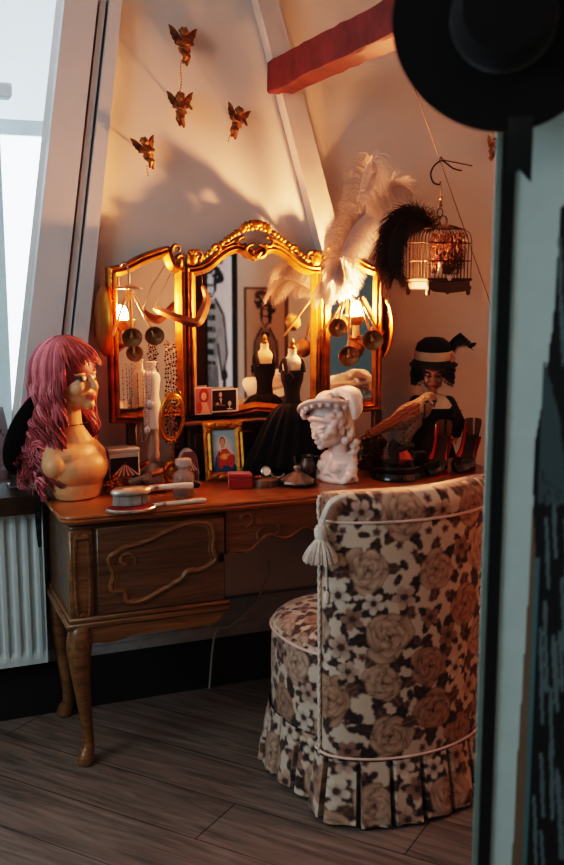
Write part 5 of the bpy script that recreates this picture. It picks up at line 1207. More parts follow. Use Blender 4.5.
def gold_disc():
    t, S, P = item('gold_compact', 'shiny gold oval compact standing upright behind the apothecary bottle', 'compact', 172, .285, YAW - .15)
    R = rotm(PI / 2 - .18, 0, 0); h = 26 * S; rr = h / 2; m = MB()
    m.lathe([(.0001, .012), (.3 * rr, .013), (.45 * rr, .009), (.55 * rr, .012), (.75 * rr, .020), (.92 * rr, .016), (rr, .006), (.96 * rr, -.004), (.7 * rr, -.010), (.0001, -.012)], 36, (0, 0, rr * .99), R, sx=.72, sy=1); m.build('shell', M_gold2, t)
gold_disc()
def vials():
    pouch, S, P = item('red_purse', 'flat red leather purse lying under the two perfume vials', 'purse', 138, .225, YAW)
    m = MB(); n = 26; u, v = np.meshgrid(np.linspace(-1, 1, n), np.linspace(-1, 1, n)); b = np.sqrt(np.clip((1 - u ** 6) * (1 - v ** 6), 0, 1))
    for sg in (1, -1): m.grid(np.stack([u * .088, v * .036, .010 + sg * .009 * b], -1))
    m.build('pouch', M_redl, pouch); m = MB(); m.tube([(-.085, -.036, .010), (.085, -.036, .010)], .0016, 6); m.ell((.02, -.037, .010), .003, n=8); m.build('zip', M_gold2, pouch)
    for i, (x, y, dx, lab) in enumerate(((117, 476, 0, 'clear perfume vial with rose gold cap, the upper of the two on the red purse'), (129, 483, 0, 'clear perfume vial with rose gold cap, the lower of the two on the red purse'))):
        P1 = D(x, y, TOPZ + .024) ; d = rotz((.94, .12, .30 - .06 * i), 22); d = d / np.linalg.norm(d); R = frame_to(d)
        t = thing('perfume_vial', lab, 'perfume', P1, 0, 'perfume vials'); L = (34 - 2 * i) * S
        m = MB(); m.lathe([(.0001, 0), (.0085, .0), (.0105, .003), (.0105, L * .72), (.008, L * .76), (.0001, L * .77)], 18, (0, 0, 0), R); m.build('bottle', M_glass, t)
        m = MB(); m.lathe([(.0001, .004), (.0078, .004), (.0078, L * .45), (.0001, L * .46)], 14, (0, 0, 0), R); m.build('perfume', mat('amber_perfume', 'b89a7c', .1, trans=.7, var=0), t)
        m = MB(); m.lathe([(.0085, L * .77), (.0098, L * .775), (.0098, L * 1.15), (.0085, L * 1.17), (.0001, L * 1.17)], 18, (0, 0, 0), R); m.build('cap', M_rose, t)
    t, S, P = item('gold_beads', 'little heap of gold bead jewellery left of the perfume vials', 'jewellery', 114, .30, 0); m = MB(); r = np.random.default_rng(2)
    for i in range(46): a = r.random() * 6.28; q = r.random(); m.ell((.030 * q * math.cos(a), .02 * q * math.sin(a), .006 + .032 * (1 - q) * r.random() + .004), .0055 + .002 * r.random(), n=8)
    m.build('beads', M_gold2, t)
vials()
def apothecary():
    t, S, P = item('apothecary_bottle', 'small clear apothecary bottle with glass stopper in front of the gold compact', 'bottle', 184, 496, 0); k = S
    out = [(.0001, .0), (10 * k, 0), (11 * k, 1.5 * k), (11 * k, 20 * k), (10 * k, 23 * k), (6.5 * k, 25.5 * k), (5.8 * k, 27 * k), (6.2 * k, 28.5 * k), (8 * k, 29 * k), (8 * k, 30 * k), (5.5 * k, 30.2 * k), (5.0 * k, 26 * k), (9.6 * k, 22 * k), (10.2 * k, 19 * k), (10.2 * k, 2.4 * k), (.0001, 1.8 * k)]
    m = MB(); m.lathe(out, 28); m.build('glass', M_glass, t)
    m = MB(); m.lathe([(.0001, 2.2 * k), (9.9 * k, 2.6 * k), (9.9 * k, 9 * k), (.0001, 9 * k)], 24); m.build('pink_liquid', M_pinkl, t)
    m = MB(); m.lathe([(4.6 * k, 26 * k), (4.9 * k, 30.5 * k), (8 * k, 31.5 * k), (8.8 * k, 34 * k), (8.2 * k, 37.5 * k), (6 * k, 38.6 * k), (.0001, 38.8 * k)], 24); m.build('stopper', mat('frosted_glass', 'd8cfc9', .25, trans=.6, var=0), t)
apothecary()

def portrait():
    P = DV(226, .295)[0]; S = mpp(P); w, h = 41 * S, 59 * S
    t = thing('picture_frame', 'small ornate gold frame with a painting of a veiled woman in red and blue', 'picture frame', P, YAW - math.radians(5), rx=math.radians(-12))
    fw = 8.6 * S; m = MB(); pr = [(0, .006), (0, -.004), (.2 * fw, -.010), (.45 * fw, -.006), (.7 * fw, -.011), (fw, -.003), (fw, .006)]
    m.sweep(np.array([(-w / 2, 0), (-w / 2, h), (w / 2, h), (w / 2, 0)]), [(a * 1, b) for a, b in pr]) ; 
    for sx in (-1, 1):
        for z in (0, h):
            for k in range(4): m.ell((sx * (w / 2 - fw * (.3 + .28 * k)), -.009, z + (fw * .45 if z == 0 else -fw * .45)), (fw * .22, .005, fw * .3), n=8); m.ell((sx * (w / 2 - fw * .45), -.009, (z + fw * (.3 + .28 * k)) if z == 0 else z - fw * (.3 + .28 * k)), (fw * .3, .005, fw * .22), n=8)
    m.ell((0, -.010, h - fw * .4), (fw * .9, .005, fw * .35), n=10); m.ell((0, -.010, fw * .4), (fw * .9, .005, fw * .35), n=10); m.build('gold_frame', mat('carved_gold', 'a8762e', .38, metal=.75, var=.35, vscale=60, bump=.3), t)
    cv = Canvas(110, 180, (.55, .68, .72))
    for i in range(5): cv.ell((.5, .62), (.42 - .06 * i, .42 - .06 * i), (.60 + .03 * i, .72 + .02 * i, .74), .6)
    cv.poly([(.0, .0), (1, 0), (1, .12), (.78, .30), (.25, .28), (0, .1)], (.10, .28, .42)); cv.poly([(.02, 0), (.12, .34), (.26, .50), (.34, .30), (.30, 0)], (.10, .34, .50))
    cv.poly([(.22, .12), (.20, .40), (.32, .54), (.64, .55), (.86, .44), (.94, .24), (.80, .06), (.5, 0)], (.70, .26, .18)); cv.ell((.78, .30), (.17, .22), (.66, .2, .17))
    cv.ell((.46, .72), (.19, .22), (.80, .76, .72)); cv.poly([(.30, .72), (.26, .50), (.36, .46), (.40, .6)], (.82, .76, .72)); cv.poly([(.60, .74), (.84, .50), (.96, .42), (.80, .40), (.58, .58)], (.80, .72, .68))
    cv.ell((.44, .73), (.125, .17), (.28, .17, .12)); cv.ell((.44, .72), (.095, .13), (.80, .60, .48)); cv.poly([(.38, .66), (.50, .66), (.52, .58), (.36, .58)], (.76, .55, .43))
    for sx in (-1, 1): cv.ell((.44 + sx * .038, .735), (.016, .008), (.2, .12, .1)); cv.line([(.44 + sx * .02, .755), (.44 + sx * .058, .757)], .006, (.22, .13, .1))
    cv.line([(.445, .73), (.452, .70)], .005, (.62, .42, .33)); cv.line([(.42, .68), (.46, .68)], .007, (.62, .25, .22))
    cv.ell((.50, .36), (.15, .13), (.86, .52, .22)); cv.ell((.50, .36), (.09, .09), (.92, .66, .3)); cv.ell((.34, .35), (.08, .06), (.80, .56, .44)); cv.ell((.66, .40), (.08, .06), (.78, .54, .42))
    cv.line([(.3, .5), (.25, .2), (.3, 0)], .02, (.5, .14, .12)); cv.line([(.62, .2), (.7, .02)], .02, (.10, .3, .48)); cv.poly([(.3, .0), (.45, .16), (.75, .1), (.9, 0)], (.08, .30, .46))
    m = MB(); print_plane(m, cv, w - 2 * fw, h - 2 * fw, -w / 2 + fw, fw, .001); m.build('painting', mat('picture_print', vcol=True, rough=.45, var=.02), t)
    m = MB(); m.prism([(-w / 2 + .004, .004), (w / 2 - .004, .004), (w / 2 - .004, h - .004), (-w / 2 + .004, h - .004)], .004, .009); m.box((0, .03, h * .36), (.03, .003, h * .62), rotm(.42, 0, 0)); m.build('backing', M_darkwood, t)
portrait()

def red_box():
    t, S, P = item('ring_box', 'small red ring box on the tabletop in front of the gold picture frame', 'box', 240, 487, YAW - .25); k = S
    m = MB(); m.box((0, 0, 4.6 * k), (23 * k, 17 * k, 9 * k), bev=.002); m.build('box', M_redv, t); m = MB(); m.box((0, 0, 12 * k), (23.6 * k, 17.6 * k, 5.2 * k), bev=.0045); m.build('lid', M_redv, t)
M_redv = mat('red_velvet', '8a1418', .65, sheen=.4, var=.1); red_box()
def pewter():
    t, S, P = item('pewter_trinket_box', 'low pewter trinket box beside the red ring box', 'box', 267, .165, YAW); k = S
    m = MB(); m.lathe([(.0001, 0), (13 * k, 0), (13.5 * k, 1 * k), (13 * k, 5 * k), (13.6 * k, 6 * k), (13.4 * k, 7.2 * k), (9 * k, 8.6 * k), (.0001, 9 * k)], 8, sy=.7); m.build('box', M_pew, t)
    for a in range(8): pass
    t2, S2, P2 = item('round_pendant_mirror', 'tiny round silver mirror propped on the pewter trinket box', 'mirror', 266, .175, YAW, TOPZ + .0282); m = MB(); R = rotm(PI / 2 - .3, 0, 0); m.lathe([(.0001, .002), (4 * k, .002), (4.6 * k, .004), (5.4 * k, .002), (5.4 * k, -.001), (.0001, -.002)], 24, (0, 0, 5.3 * k), R); m.build('rim', M_silver, t2)
    m = MB(); m.lathe([(.0001, .0026), (3.9 * k, .0026), (3.9 * k, .0021), (.0001, .0021)], 20, (0, 0, 5.3 * k), R); m.build('glass', M_mirror, t2)
    t3, S3, P3 = item('gold_clasp', 'tiny gold brooch lying on the pewter trinket box', 'brooch', 258, .165, YAW, TOPZ + .0275); m = MB(); m.ell((0, 0, .003), (.012, .006, .003), n=12); 
    for a in range(7): m.ell((.011 * math.cos(a * .9), .006 * math.sin(a * .9), .004), .003, n=6)
    m.build('brooch', M_gold2, t3)
    # leaf edged tray with a domed dish
    t, S, P = item('leaf_tray', 'dark leaf-edged metal tray left of the white statue', 'tray', 297, .150, 0); n = 72; rows = []
    for rr, z in ((.001, .003), (13, .003), (17, .005), (20.5, .011), (21.5, .012), (18, .003), (.001, .0005)):
        th = np.arange(n) * 2 * PI / n; q = rr * k * (1 + .07 * np.sin(th * 9) * (rr / 21) ** 2); rows.append(np.stack([q * np.cos(th), q * np.sin(th), np.full(n, z) + .002 * np.sin(th * 9 + 1) * (rr / 21) ** 3], -1))
    m = MB(); m.grid(np.array(rows), cv=True); m.build('tray', M_pew2, t)
    t, S, P = item('domed_dish', 'pewter dish with a pointed lid and knob standing on the leaf-edged tray', 'dish', 297, .150, 0, TOPZ + .0034)
    rib = lambda th, z: 1 + .06 * np.sin(th * 10)
    m = MB(); m.lathe([(.0001, .0003), (14 * k, .0003), (17 * k, 2 * k), (16.5 * k, 4.5 * k), (.0001, 4.6 * k)], 40, mod=rib); m.build('dish', M_pew, t)
    m = MB(); m.lathe([(16.5 * k, 4.6 * k), (12 * k, 7.5 * k), (6 * k, 11.5 * k), (3 * k, 13 * k), (.0001, 13.2 * k)], 40, mod=rib); ld = m.build('lid', M_pew, t)
    m = MB(); m.lathe([(2.2 * k, 12.8 * k), (2 * k, 14 * k), (3.4 * k, 15 * k), (3.8 * k, 17 * k), (2.5 * k, 18.6 * k), (.0001, 19 * k)], 16); m.build('knob', M_silver, ld)
    # cream bangle leaning and a little pewter cup
    t, S, P = item('bangle', 'open cream bangle leaning upright behind the pewter trinket box', 'bangle', 279, .25, YAW, TOPZ); th = np.linspace(math.radians(60), math.radians(318), 40)
    m = MB(); m.tube([(9.5 * k * math.cos(a), .012 + .006 * math.sin(a), 11.6 * k + 10.4 * k * math.sin(a)) for a in th], .0036, 8); m.build('ring', mat('cream_ivory', 'b7aa9b', .35), t)
    t, S, P = item('pewter_pitcher', 'little pewter pitcher with handle between the tray and the white statue', 'pitcher', 307, .215, 0); 
    m = MB(); pr = [(.0001, 0), (5 * k, 0), (5.5 * k, 1 * k), (3.5 * k, 3 * k), (6.5 * k, 7 * k), (8.5 * k, 12 * k), (8 * k, 17 * k), (6 * k, 20 * k), (5.6 * k, 23 * k), (7 * k, 25 * k), (6 * k, 25 * k), (5 * k, 22 * k), (.0001, 20 * k)]; m.lathe(pr, 26); m.build('body', M_pew2, t)
    m = MB(); m.tube(smooth_path([(6 * k, 0, 23 * k), (12 * k, 0, 24 * k), (13 * k, 0, 17 * k), (8 * k, 0, 10 * k)], 6), .0028, 8); m.build('handle', M_pew2, t)
    m = MB(); m.tube(smooth_path([(-7 * k, 0, 14 * k), (-12 * k, 0, 17 * k), (-13 * k, 0, 24 * k)], 6), np.linspace(.005, .003, 13), 8); m.build('spout', M_pew2, t)
M_pew = mat('pewter', '8e8278', .4, metal=.75, var=.3, vscale=60, bump=.2); M_pew2 = mat('dark_pewter', '6a6058', .42, metal=.75, var=.3); pewter()

def black_dress():
    P, yb = DV(292, .295); S = mpp(P); k = S; z = lambda y: (yb - y) * k
    t = thing('dress_form', 'miniature dress form in a black gown with a wide tulle skirt before the middle mirror', 'dress form', P, YAW + .1)
    pr = [(7.0, 381), (9.0, 372), (10.4, 366), (10.2, 361.5), (7.6, 358), (4.8, 355), (4.3, 351), (4.5, 349), (.01, 348)]
    q = smooth_path([(a * k, z(b), 0) for a, b in pr], 4); q[:, 0] = np.maximum(q[:, 0], 1e-4); m = MB(); m.lathe(q[:, :2], 28, sy=.66); m.build('torso', mat('cream_form', 'd8bfa0', .6, var=.05), t)
    m = MB(); m.lathe([(3.4 * k, z(349)), (3.6 * k, z(347)), (2 * k, z(345)), (2.6 * k, z(343)), (1.6 * k, z(340)), (.0001, z(338.5))], 16); m.build('finial', M_goldd, t)
    pr = [(12.5, 412), (9.8, 404), (8.4, 396), (8.8, 388), (11.4, 380), (12.0, 372), (11.4, 369.5)]
    q = smooth_path([(a * k, z(b), 0) for a, b in pr], 4); m = MB(); m.lathe(q[:, :2], 32, sy=.72); 
    for sx in (-1, 1): m.tube(smooth_path([(sx * 9.0 * k, -6.4 * k, z(372)), (sx * 9.4 * k, -4.6 * k, z(365)), (sx * 8.8 * k, -.5 * k, z(359.5)), (sx * 9.4 * k, 4 * k, z(365)), (sx * 9 * k, 6.4 * k, z(372))], 5), 2.6 * k, 8)
    m.build('bodice', M_black, t)
    n = 160; rows = []
    for i in range(30):
        q = i / 29; y = 402 + 62 * q; r_ = (9.5 + 34 * q ** .62) * k; th = np.arange(n) * 2 * PI / n; f = 1 + (.03 + .09 * q) * np.sin(th * 15 + 1.5 * np.sin(th * 3)) + .05 * q * np.sin(th * 6 + 1); rows.append(np.stack([r_ * f * np.cos(th) * np.where(np.cos(th) < 0, 1.12, .70 + .3 * (1 - q)), r_ * f * np.sin(th) * (.72 - .32 * q), z(y) + .006 * q * np.sin(th * 8)], -1))
    m = MB(); m.grid(np.array(rows), cv=True); sk = m.build('skirt', M_tulle, t, ang=0)
    m = MB(); r = np.random.default_rng(4)
    for i in range(60): a = r.random() * 6.28; y = 410 + 20 * r.random() ** 1.5; q = (y - 402) / 62; rr = (9.8 + 34 * q ** .62) * k * 1.06; m.ell((rr * math.cos(a) * 1.05, rr * math.sin(a) * .62, z(y)), (.0012, .0012, .004), n=6)
    m.build('bead_fringe', M_blackp, sk)
    m = MB(); m.tube([(0, 0, .004), (0, 0, z(410))], .006, 10); m.lathe([(.0001, 0), (.045, .0), (.045, .006), (.012, .012), (.0001, .014)], 24); m.build('stand', M_darkwood, t)
    m = MB()
    for i in range(5): a = i * 1.26; m.ell((-8 * k + 3 * k * math.cos(a), -8.6 * k, z(376) + 3 * k * math.sin(a)), (2.4 * k, 1.2 * k, 2.4 * k), n=8)
    m.build('rosette', M_black, t)
M_tulle = mat('black_tulle', '0c0a0a', .95, sheen=.1, var=.25, vscale=60); black_dress()

def photo_cards():
    def card(name, label, px0, px1, py0, py1, cv, rot=0, bdr=.07, v=.395):
        u0, z0 = uz(px0, py1, v); u1, z1 = uz(px1, py0, v); w, h = u1 - u0, z1 - z0; t = thing(name, label, 'photo', Mw1(((u0 + u1) / 2, v, z0)), YAW, ry=rot)
        m = MB(); m.box((0, .0, h / 2), (w, .001, h)); m.build('card', M_card, t); m = MB(); print_plane(m, cv, w * (1 - 2 * bdr), h * (1 - 2 * bdr), -w / 2 + w * bdr, h * bdr, -.0009); m.build('photo_print', M_printp, t)
    cv = Canvas(60, 80, (.62, .42, .42)); cv.ell((.52, .70), (.30, .40), (.55, .18, .14)); cv.ell((.52, .68), (.15, .2), (.85, .66, .58)); cv.poly([(.2, 0), (.32, .45), (.7, .45), (.9, 0)], (.80, .60, .52)); cv.ell((.25, .25), (.16, .3), (.6, .22, .2)); cv.line([(.46, .70), (.49, .70)], .02, (.2, .1, .1)); cv.line([(.56, .70), (.59, .70)], .02, (.2, .1, .1)); cv.line([(.5, .60), (.55, .60)], .02, (.6, .15, .15))
    card('photo_card', 'photo card of a red haired woman tucked in the lower left of the middle mirror', 195, 212, 387, 415, cv, bdr=.03, v=.390)
    cv = Canvas(110, 70, (.10, .08, .09)); cv.poly([(.34, .0), (.36, .5), (.5, .6), (.62, .4), (.66, 0)], (.05, .04, .05)); cv.ell((.48, .78), (.05, .075), (.75, .6, .52)); cv.ell((.38, .35), (.05, .04), (.72, .58, .5)); cv.poly([(.44, .62), (.53, .62), (.50, .3)], (.72, .66, .62)); cv.line([(.30, .3), (.62, .26)], .012, (.55, .45, .4))
    cv.line([(.78, .08), (.78, .26)], .012, (.8, .78, .75)); cv.ell((.78, .34), (.055, .075), (.75, .72, .7)); cv.line([(.70, .08), (.86, .08)], .012, (.8, .78, .75)); cv.ell((.2, .5), (.1, .2), (.22, .14, .14))
    card('photo_card', 'wide photo card of a dark scene with a wine glass in the middle mirror', 204, 238, 388, 413, cv, bdr=.06, v=.396)
M_card = mat('card_white', 'cfc6c0', .6); M_printp = mat('photo_ink', vcol=True, rough=.3, var=.02); photo_cards()
# ================================================================== DOLL, KESTREL, SHOES
def doll():
    P, yb = DV(431, .325); S = mpp(P); k = S; z = lambda y: (yb - y) * k
    t = thing('porcelain_doll', 'dark haired doll in black dress, cream collar and feathered cloche hat', 'doll', P, math.radians(-90 - 8)); 
    m = TMB(1); m.R = rotm(0, .12, 0) * (36 * k / .205); m.t = np.array([0, 0, z(388)]); head_prims(m); HR, HT = m.R.copy(), m.t.copy(); m.R, m.t = np.eye(3), np.zeros(3)
    m.cap((-2 * k, 0, z(386)), (-3 * k, 0, z(396)), 4 * k, 5 * k)
    me = blob(m, .0022, 2); Pm = coords(me); Hh = (Pm - HT) @ np.linalg.inv(HR).T; c = face_colour(Hh, [.50, .34, .27], [.36, .16, .14], [.1, .07, .06]) * np.where(np.abs(Hh[:, 2:3] - .086) < .006, .75, 1); paint(me, c); link('head', me, mat('bisque', vcol=True, rough=.4), t)
    # hair
    m = MB(); r = np.random.default_rng(8); hc = HT + HR @ np.array([-.012, 0, .12])
    for i in range(150):
        a = math.radians(48 + 264 * r.random()); c0 = hc + np.array([17 * k * math.cos(a), 19 * k * math.sin(a), (4 - 17 * r.random()) * k]); R_ = (2.0 + 1.4 * r.random()) * k; th = np.linspace(0, 9, 24); m.tube([c0 + np.array([R_ * math.cos(x + i), R_ * math.sin(x + i), -.9 * k * x * .8]) for x in th], np.linspace(.0022, .001, 24), 4)
    m.build('hair', mat('doll_hair', '1d130f', .55, var=.2), t, ang=0, fix=False)
    # cloche hat with band, flower and feathers
    Rh = rotm(0, .10, 0); hz = z(360)
    m = MB(); m.lathe([(24 * k, -4 * k), (23.5 * k, -5 * k), (20 * k, 0), (18.5 * k, 3 * k), (18.2 * k, 10 * k), (16 * k, 17 * k), (10 * k, 21.5 * k), (.0001, 23 * k), (.0001, 22 * k), (16 * k, 15 * k), (17 * k, 2 * k)], 36, (-1 * k, 0, hz), Rh, sx=1, sy=1.0); hat = m.build('cloche_hat', M_felt, t)
    m = MB(); m.lathe([(18.9 * k, 1.6 * k), (19.2 * k, 2 * k), (19.0 * k, 9.5 * k), (18.4 * k, 10.4 * k), (17.6 * k, 9 * k), (17.8 * k, 2 * k)], 36, (-1 * k, 0, hz), Rh); m.build('hat_band', mat('beige_ribbon', 'b59a7d', .7), hat, 'beige ribbon band')
    m = MB()
    for i in range(9): a = i * .7; m.ell((8 * k + 1.2 * k * math.cos(a), 16.5 * k + 2.4 * k * math.cos(a), hz + 3 * k + 2.8 * k * math.sin(a)), 2 * k, n=8)
    m.build('flower', mat('dusky_flower', '9c6a58', .7), hat)
    m = MB()
    for j in range(7):
        e = np.array([(-2 + j) * k, (18 + 2.6 * j) * k, hz + (24 - 2.2 * abs(j - 2)) * k]); b = np.array([-2 * k, 17 * k, hz + 4 * k]); pth = smooth_path([b, b * .5 + e * .5 + [0, -2 * k, 5 * k], e, e + [0, 2 * k, -2 * k]], 8)
        for i in range(4, len(pth)):
            for sg in (-1, 1): m.tube([pth[i], pth[i] + np.array([.6 * k * sg, 2.2 * k, 3.2 * k * sg])], [.0014, .0005], 3)
        m.tube(pth, .0012, 4)
    m.ell((0, 37 * k, hz + 15 * k), (2.5 * k, 4.5 * k, 2 * k), rotm(.5, 0, 0), n=8)
    m.build('hat_feathers', M_black, hat)
    # dress, collar, sleeves, hands, legs
    m = MB(); m.ell((-3 * k, 0, z(402)), (9 * k, 20 * k, 9 * k), n=18); m.ell((-2 * k, 0, z(416)), (11 * k, 18 * k, 18 * k), n=18)
    m.lathe([(13 * k, z(420)), (17 * k, z(432)), (22 * k, z(446)), (25 * k, z(456)), (20 * k, z(457))], 24, (-2 * k, 0, 0), sx=.75)
    for sy in (-1, 1): m.cap((-3 * k, sy * 16 * k, z(402)), (1 * k, sy * 25 * k, z(422)), 7 * k, 8 * k); m.cap((1 * k, sy * 25 * k, z(422)), (5 * k, sy * 24 * k, z(432)), 7 * k, 5 * k)
    me = blob(m, .0035, 2); dress = link('dress', me, M_black, t)
    m = MB(); r = np.random.default_rng(12)
    for sy in (-1, 1):
        for i in range(60): a = r.random() * 6.28; q = r.random(); c = np.array([0 * k + 8 * k * math.cos(a), sy * (21 + 5 * q) * k, z(404 + 26 * q) + 7 * k * math.sin(a)]); m.tube([c, c + r.normal(size=3) * 3 * k], [.0014, .0004], 3)
    m.build('fur_sleeve_trim', M_black, dress)
    n = 40; th = np.arange(n) * 2 * PI / n; rows = []
    for rr, zz in ((6, 393.5), (12, 395), (19, 399), (23, 405 - 1), (22.5, 406), (12, 397.5), (6, 395)):
        rows.append(np.stack([-3 * k + rr * k * .56 * np.cos(th) * (1 + .0 * th), rr * k * np.sin(th) * 1.02, z(zz) - .004 * (np.cos(th) > .6) * (rr > 18)], -1))
    m = MB(); m.grid(np.array(rows), cv=True); m.build('collar', mat('cream_collar', 'b3a088', .75), t, 'wide cream collar')
    for sy in (-1, 1):
        m = MB(); m.ell((6 * k, sy * 24 * k, z(436)), (2.6 * k, 2.2 * k, 3.2 * k), n=10)
        for f in range(4): m.cap((6 * k + (f - 1.5) * 1.1 * k, sy * 24 * k, z(438)), (6.6 * k + (f - 1.5) * 1.2 * k, sy * 24 * k - .4 * k, z(442.5 - abs(f - 1.5) * .6)), .8 * k, .6 * k, 6)
        m.cap((6 * k, sy * 22.5 * k, z(436)), (8 * k, sy * 20.6 * k, z(439)), .9 * k, .6 * k, 6); me = blob(m, .0011, 1); link('hand', me, mat('doll_skin', 'a8806a', .45), t)
        m = MB(); m.cap((-1 * k, sy * 8 * k, z(458)), (-1 * k, sy * 8 * k, 4 * k), 3.4 * k, 2.8 * k); lg = m.build('leg', mat('grey_stocking', '6a605c', .8), t); m = MB(); m.ell((1.5 * k, sy * 8 * k, 2.6 * k), (5.5 * k, 3.2 * k, 2.6 * k), n=12); m.build('shoe', M_blackp, lg)
doll()

def kestrel():
    P, yb = DV(396, .13); S = mpp(P); k = S; L = lambda x, y, d=0: np.array([(x - 396) * k, d * k, (yb - y) * k])
    t = thing('perch_stand', 'round black two-tier stand with a stubby branch under the stuffed kestrel', 'stand', P, math.radians(4))
    m = MB(); m.lathe([(.0001, 0), (25 * k, 0), (26 * k, 1.5 * k), (25.5 * k, 5 * k), (24 * k, 6.5 * k), (23.5 * k, 7.5 * k), (25 * k, 9 * k), (25.5 * k, 13 * k), (24.5 * k, 14.5 * k), (.0001, 15 * k)], 48); m.build('base', M_blackp, t)
    m = MB(); n = 30
    for i in range(n): a = 2 * PI * i / n; m.tube([(25.4 * k * math.cos(a), 25.4 * k * math.sin(a), 2.5 * k), (25.9 * k * math.cos(a + .1), 25.9 * k * math.sin(a + .1), 6 * k), (25.4 * k * math.cos(a + .2), 25.4 * k * math.sin(a + .2), 2.5 * k)], .0011, 4)
    m.build('carved_edge', M_pewb, t)
    m = MB(); m.tube(smooth_path([L(393, 464), L(394, 456), L(392, 448), L(396, 441)], 5), [6 * k] * 4 + [5.2 * k] * 4 + [5 * k] * 4 + [5.5 * k] * 4, 12); m.tube(smooth_path([L(390, 452), L(402, 447, -2), L(412, 442, -4)], 6), 3.4 * k, 9); m.build('branch', mat('bark', '30221a', .85, bump=.8, bscale=90, var=.3), t)
    b = thing('stuffed_kestrel', 'stuffed brown kestrel with speckled wing perched on the black stand', 'bird', P + rotz(L(400, 441), 4), math.radians(4)); o0 = L(400, 441); Q = lambda x, y, d=0: L(x, y, d) - o0
    m = MB(); ax = frame_to(Q(424, 404) - Q(392, 424)); m.ell(Q(408, 414), (10.5 * k, 11.5 * k, 23 * k), ax, n=20); m.ell(Q(420, 407, -2), (10 * k, 10.5 * k, 11 * k), n=16); m.ell(Q(426.5, 399, -4), (8.6 * k, 8.8 * k, 8.2 * k), n=16); m.cap(Q(388, 424), Q(366, 434), 7 * k, 3 * k); m.cap(Q(414, 422, -2), Q(408, 434, -2), 7 * k, 4 * k); m.cap(Q(402, 424, 2), Q(402, 435, 2), 6.5 * k, 4 * k)
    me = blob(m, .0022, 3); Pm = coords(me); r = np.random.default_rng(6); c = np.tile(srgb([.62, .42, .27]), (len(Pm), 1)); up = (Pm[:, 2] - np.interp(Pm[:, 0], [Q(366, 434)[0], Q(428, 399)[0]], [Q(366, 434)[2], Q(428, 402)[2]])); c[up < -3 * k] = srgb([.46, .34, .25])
    hd = Pm[:, 0] > Q(419, 0)[0]; c[hd] = srgb([.50, .38, .28])
    cell = (np.sin(Pm[:, 0] / (1.1 * k) + .6 * np.sin(Pm[:, 2] / (2 * k))) * np.sin(Pm[:, 2] / (1.0 * k) + Pm[:, 1] / (2 * k)) > .72) & ~hd; c[cell] = srgb([.26, .17, .12])
    st = hd & (np.linalg.norm((Pm - Q(430, 400, -11)) / [1.7 * k, 5 * k, 1.7 * k], axis=1) < 1); c[st] = srgb([.08, .06, .05]); st = hd & (np.linalg.norm((Pm - Q(423, 400, -11)) / [1.6 * k, 4 * k, 1.6 * k], axis=1) < 1); c[st] = srgb([.08, .06, .05]); st = hd & (np.abs(Pm[:, 0] - Q(421, 0)[0]) < 1.2 * k) & (Pm[:, 2] < Q(0, 402)[2]); c[st] = srgb([.16, .11, .09])
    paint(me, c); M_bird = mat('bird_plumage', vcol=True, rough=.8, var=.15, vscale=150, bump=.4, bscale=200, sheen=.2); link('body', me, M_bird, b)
    m = MB(); m.tube(smooth_path([Q(428, 400, -12.5), Q(429, 402, -15.5), Q(429.5, 405, -16)], 5), np.linspace(2.2 * k, .4 * k, 11), 8); m.build('beak', mat('beak_horn', '3a3634', .3), b)
    for x, d in ((431.5, -9.5), (422.5, -10.5)): m = MB(); m.ell(Q(x, 399.5, d), 1.5 * k, n=10); m.build('eye', M_blackp, b)
    # layered wing feathers on the visible side, then tail
    m = MB(); q0 = Q(420, 404, -9); q1 = Q(362, 433, -3); dv = (q1 - q0) / np.linalg.norm(q1 - q0); nz = np.cross(dv, [0, 1, 0]); 
    for i in range(6):
        for j in range(9 - i // 2):
            s = i / 6; a = q0 + (q1 - q0) * (.08 + .13 * i) + nz * (-5.5 + 1.5 * j) * k * (1 - .08 * i) * -1 + np.array([0, -2.2 + .35 * abs(j - 4) - .15 * i, 0]) * k
            R = frame_to(dv + np.array([0, .02, 0])); cc = srgb([[.66, .36, .17], [.74, .44, .24], [.55, .30, .15]][(i + j) % 3]); m.ell(a + dv * 7 * k, (2.0 * k, .7 * k, 8.5 * k), R, n=8, col=cc); m.ell(a + dv * 12 * k + np.array([0, -.5 * k, 0]), (1.0 * k, .5 * k, 1.6 * k), R, n=6, col=srgb([.16, .10, .07]))
    m.build('wing', M_bird, b, 'speckled rufous folded wing')
    m = MB()
    for j in range(6): a = Q(376, 429, -3 + j * 1.2); e = Q(354, 438.5 + .3 * j, -3 + j * 1.5); m.ell((a + e) / 2, (1.8 * k, .6 * k, 13 * k), frame_to(e - a), n=8, col=srgb([.45, .33, .24]) * (.8 + .08 * j))
    m.build('tail', M_bird, b)
    for x, d in ((408, -2), (402, 2)):
        m = MB(); m.tube([Q(x, 433, d), Q(x, 441, d)], 1.3 * k, 6)
        for f in (-1, 0, 1): m.tube(smooth_path([Q(x, 441, d), Q(x + 2.5 * f, 441.5, d - 3), Q(x + 3 * f, 444, d - 5)], 3), np.linspace(1.1 * k, .4 * k, 7), 5)
        m.build('leg', mat('bird_leg', '6e5a3c', .6), b)
M_pewb = mat('stand_edge', '3c3a3a', .35, metal=.4); kestrel()

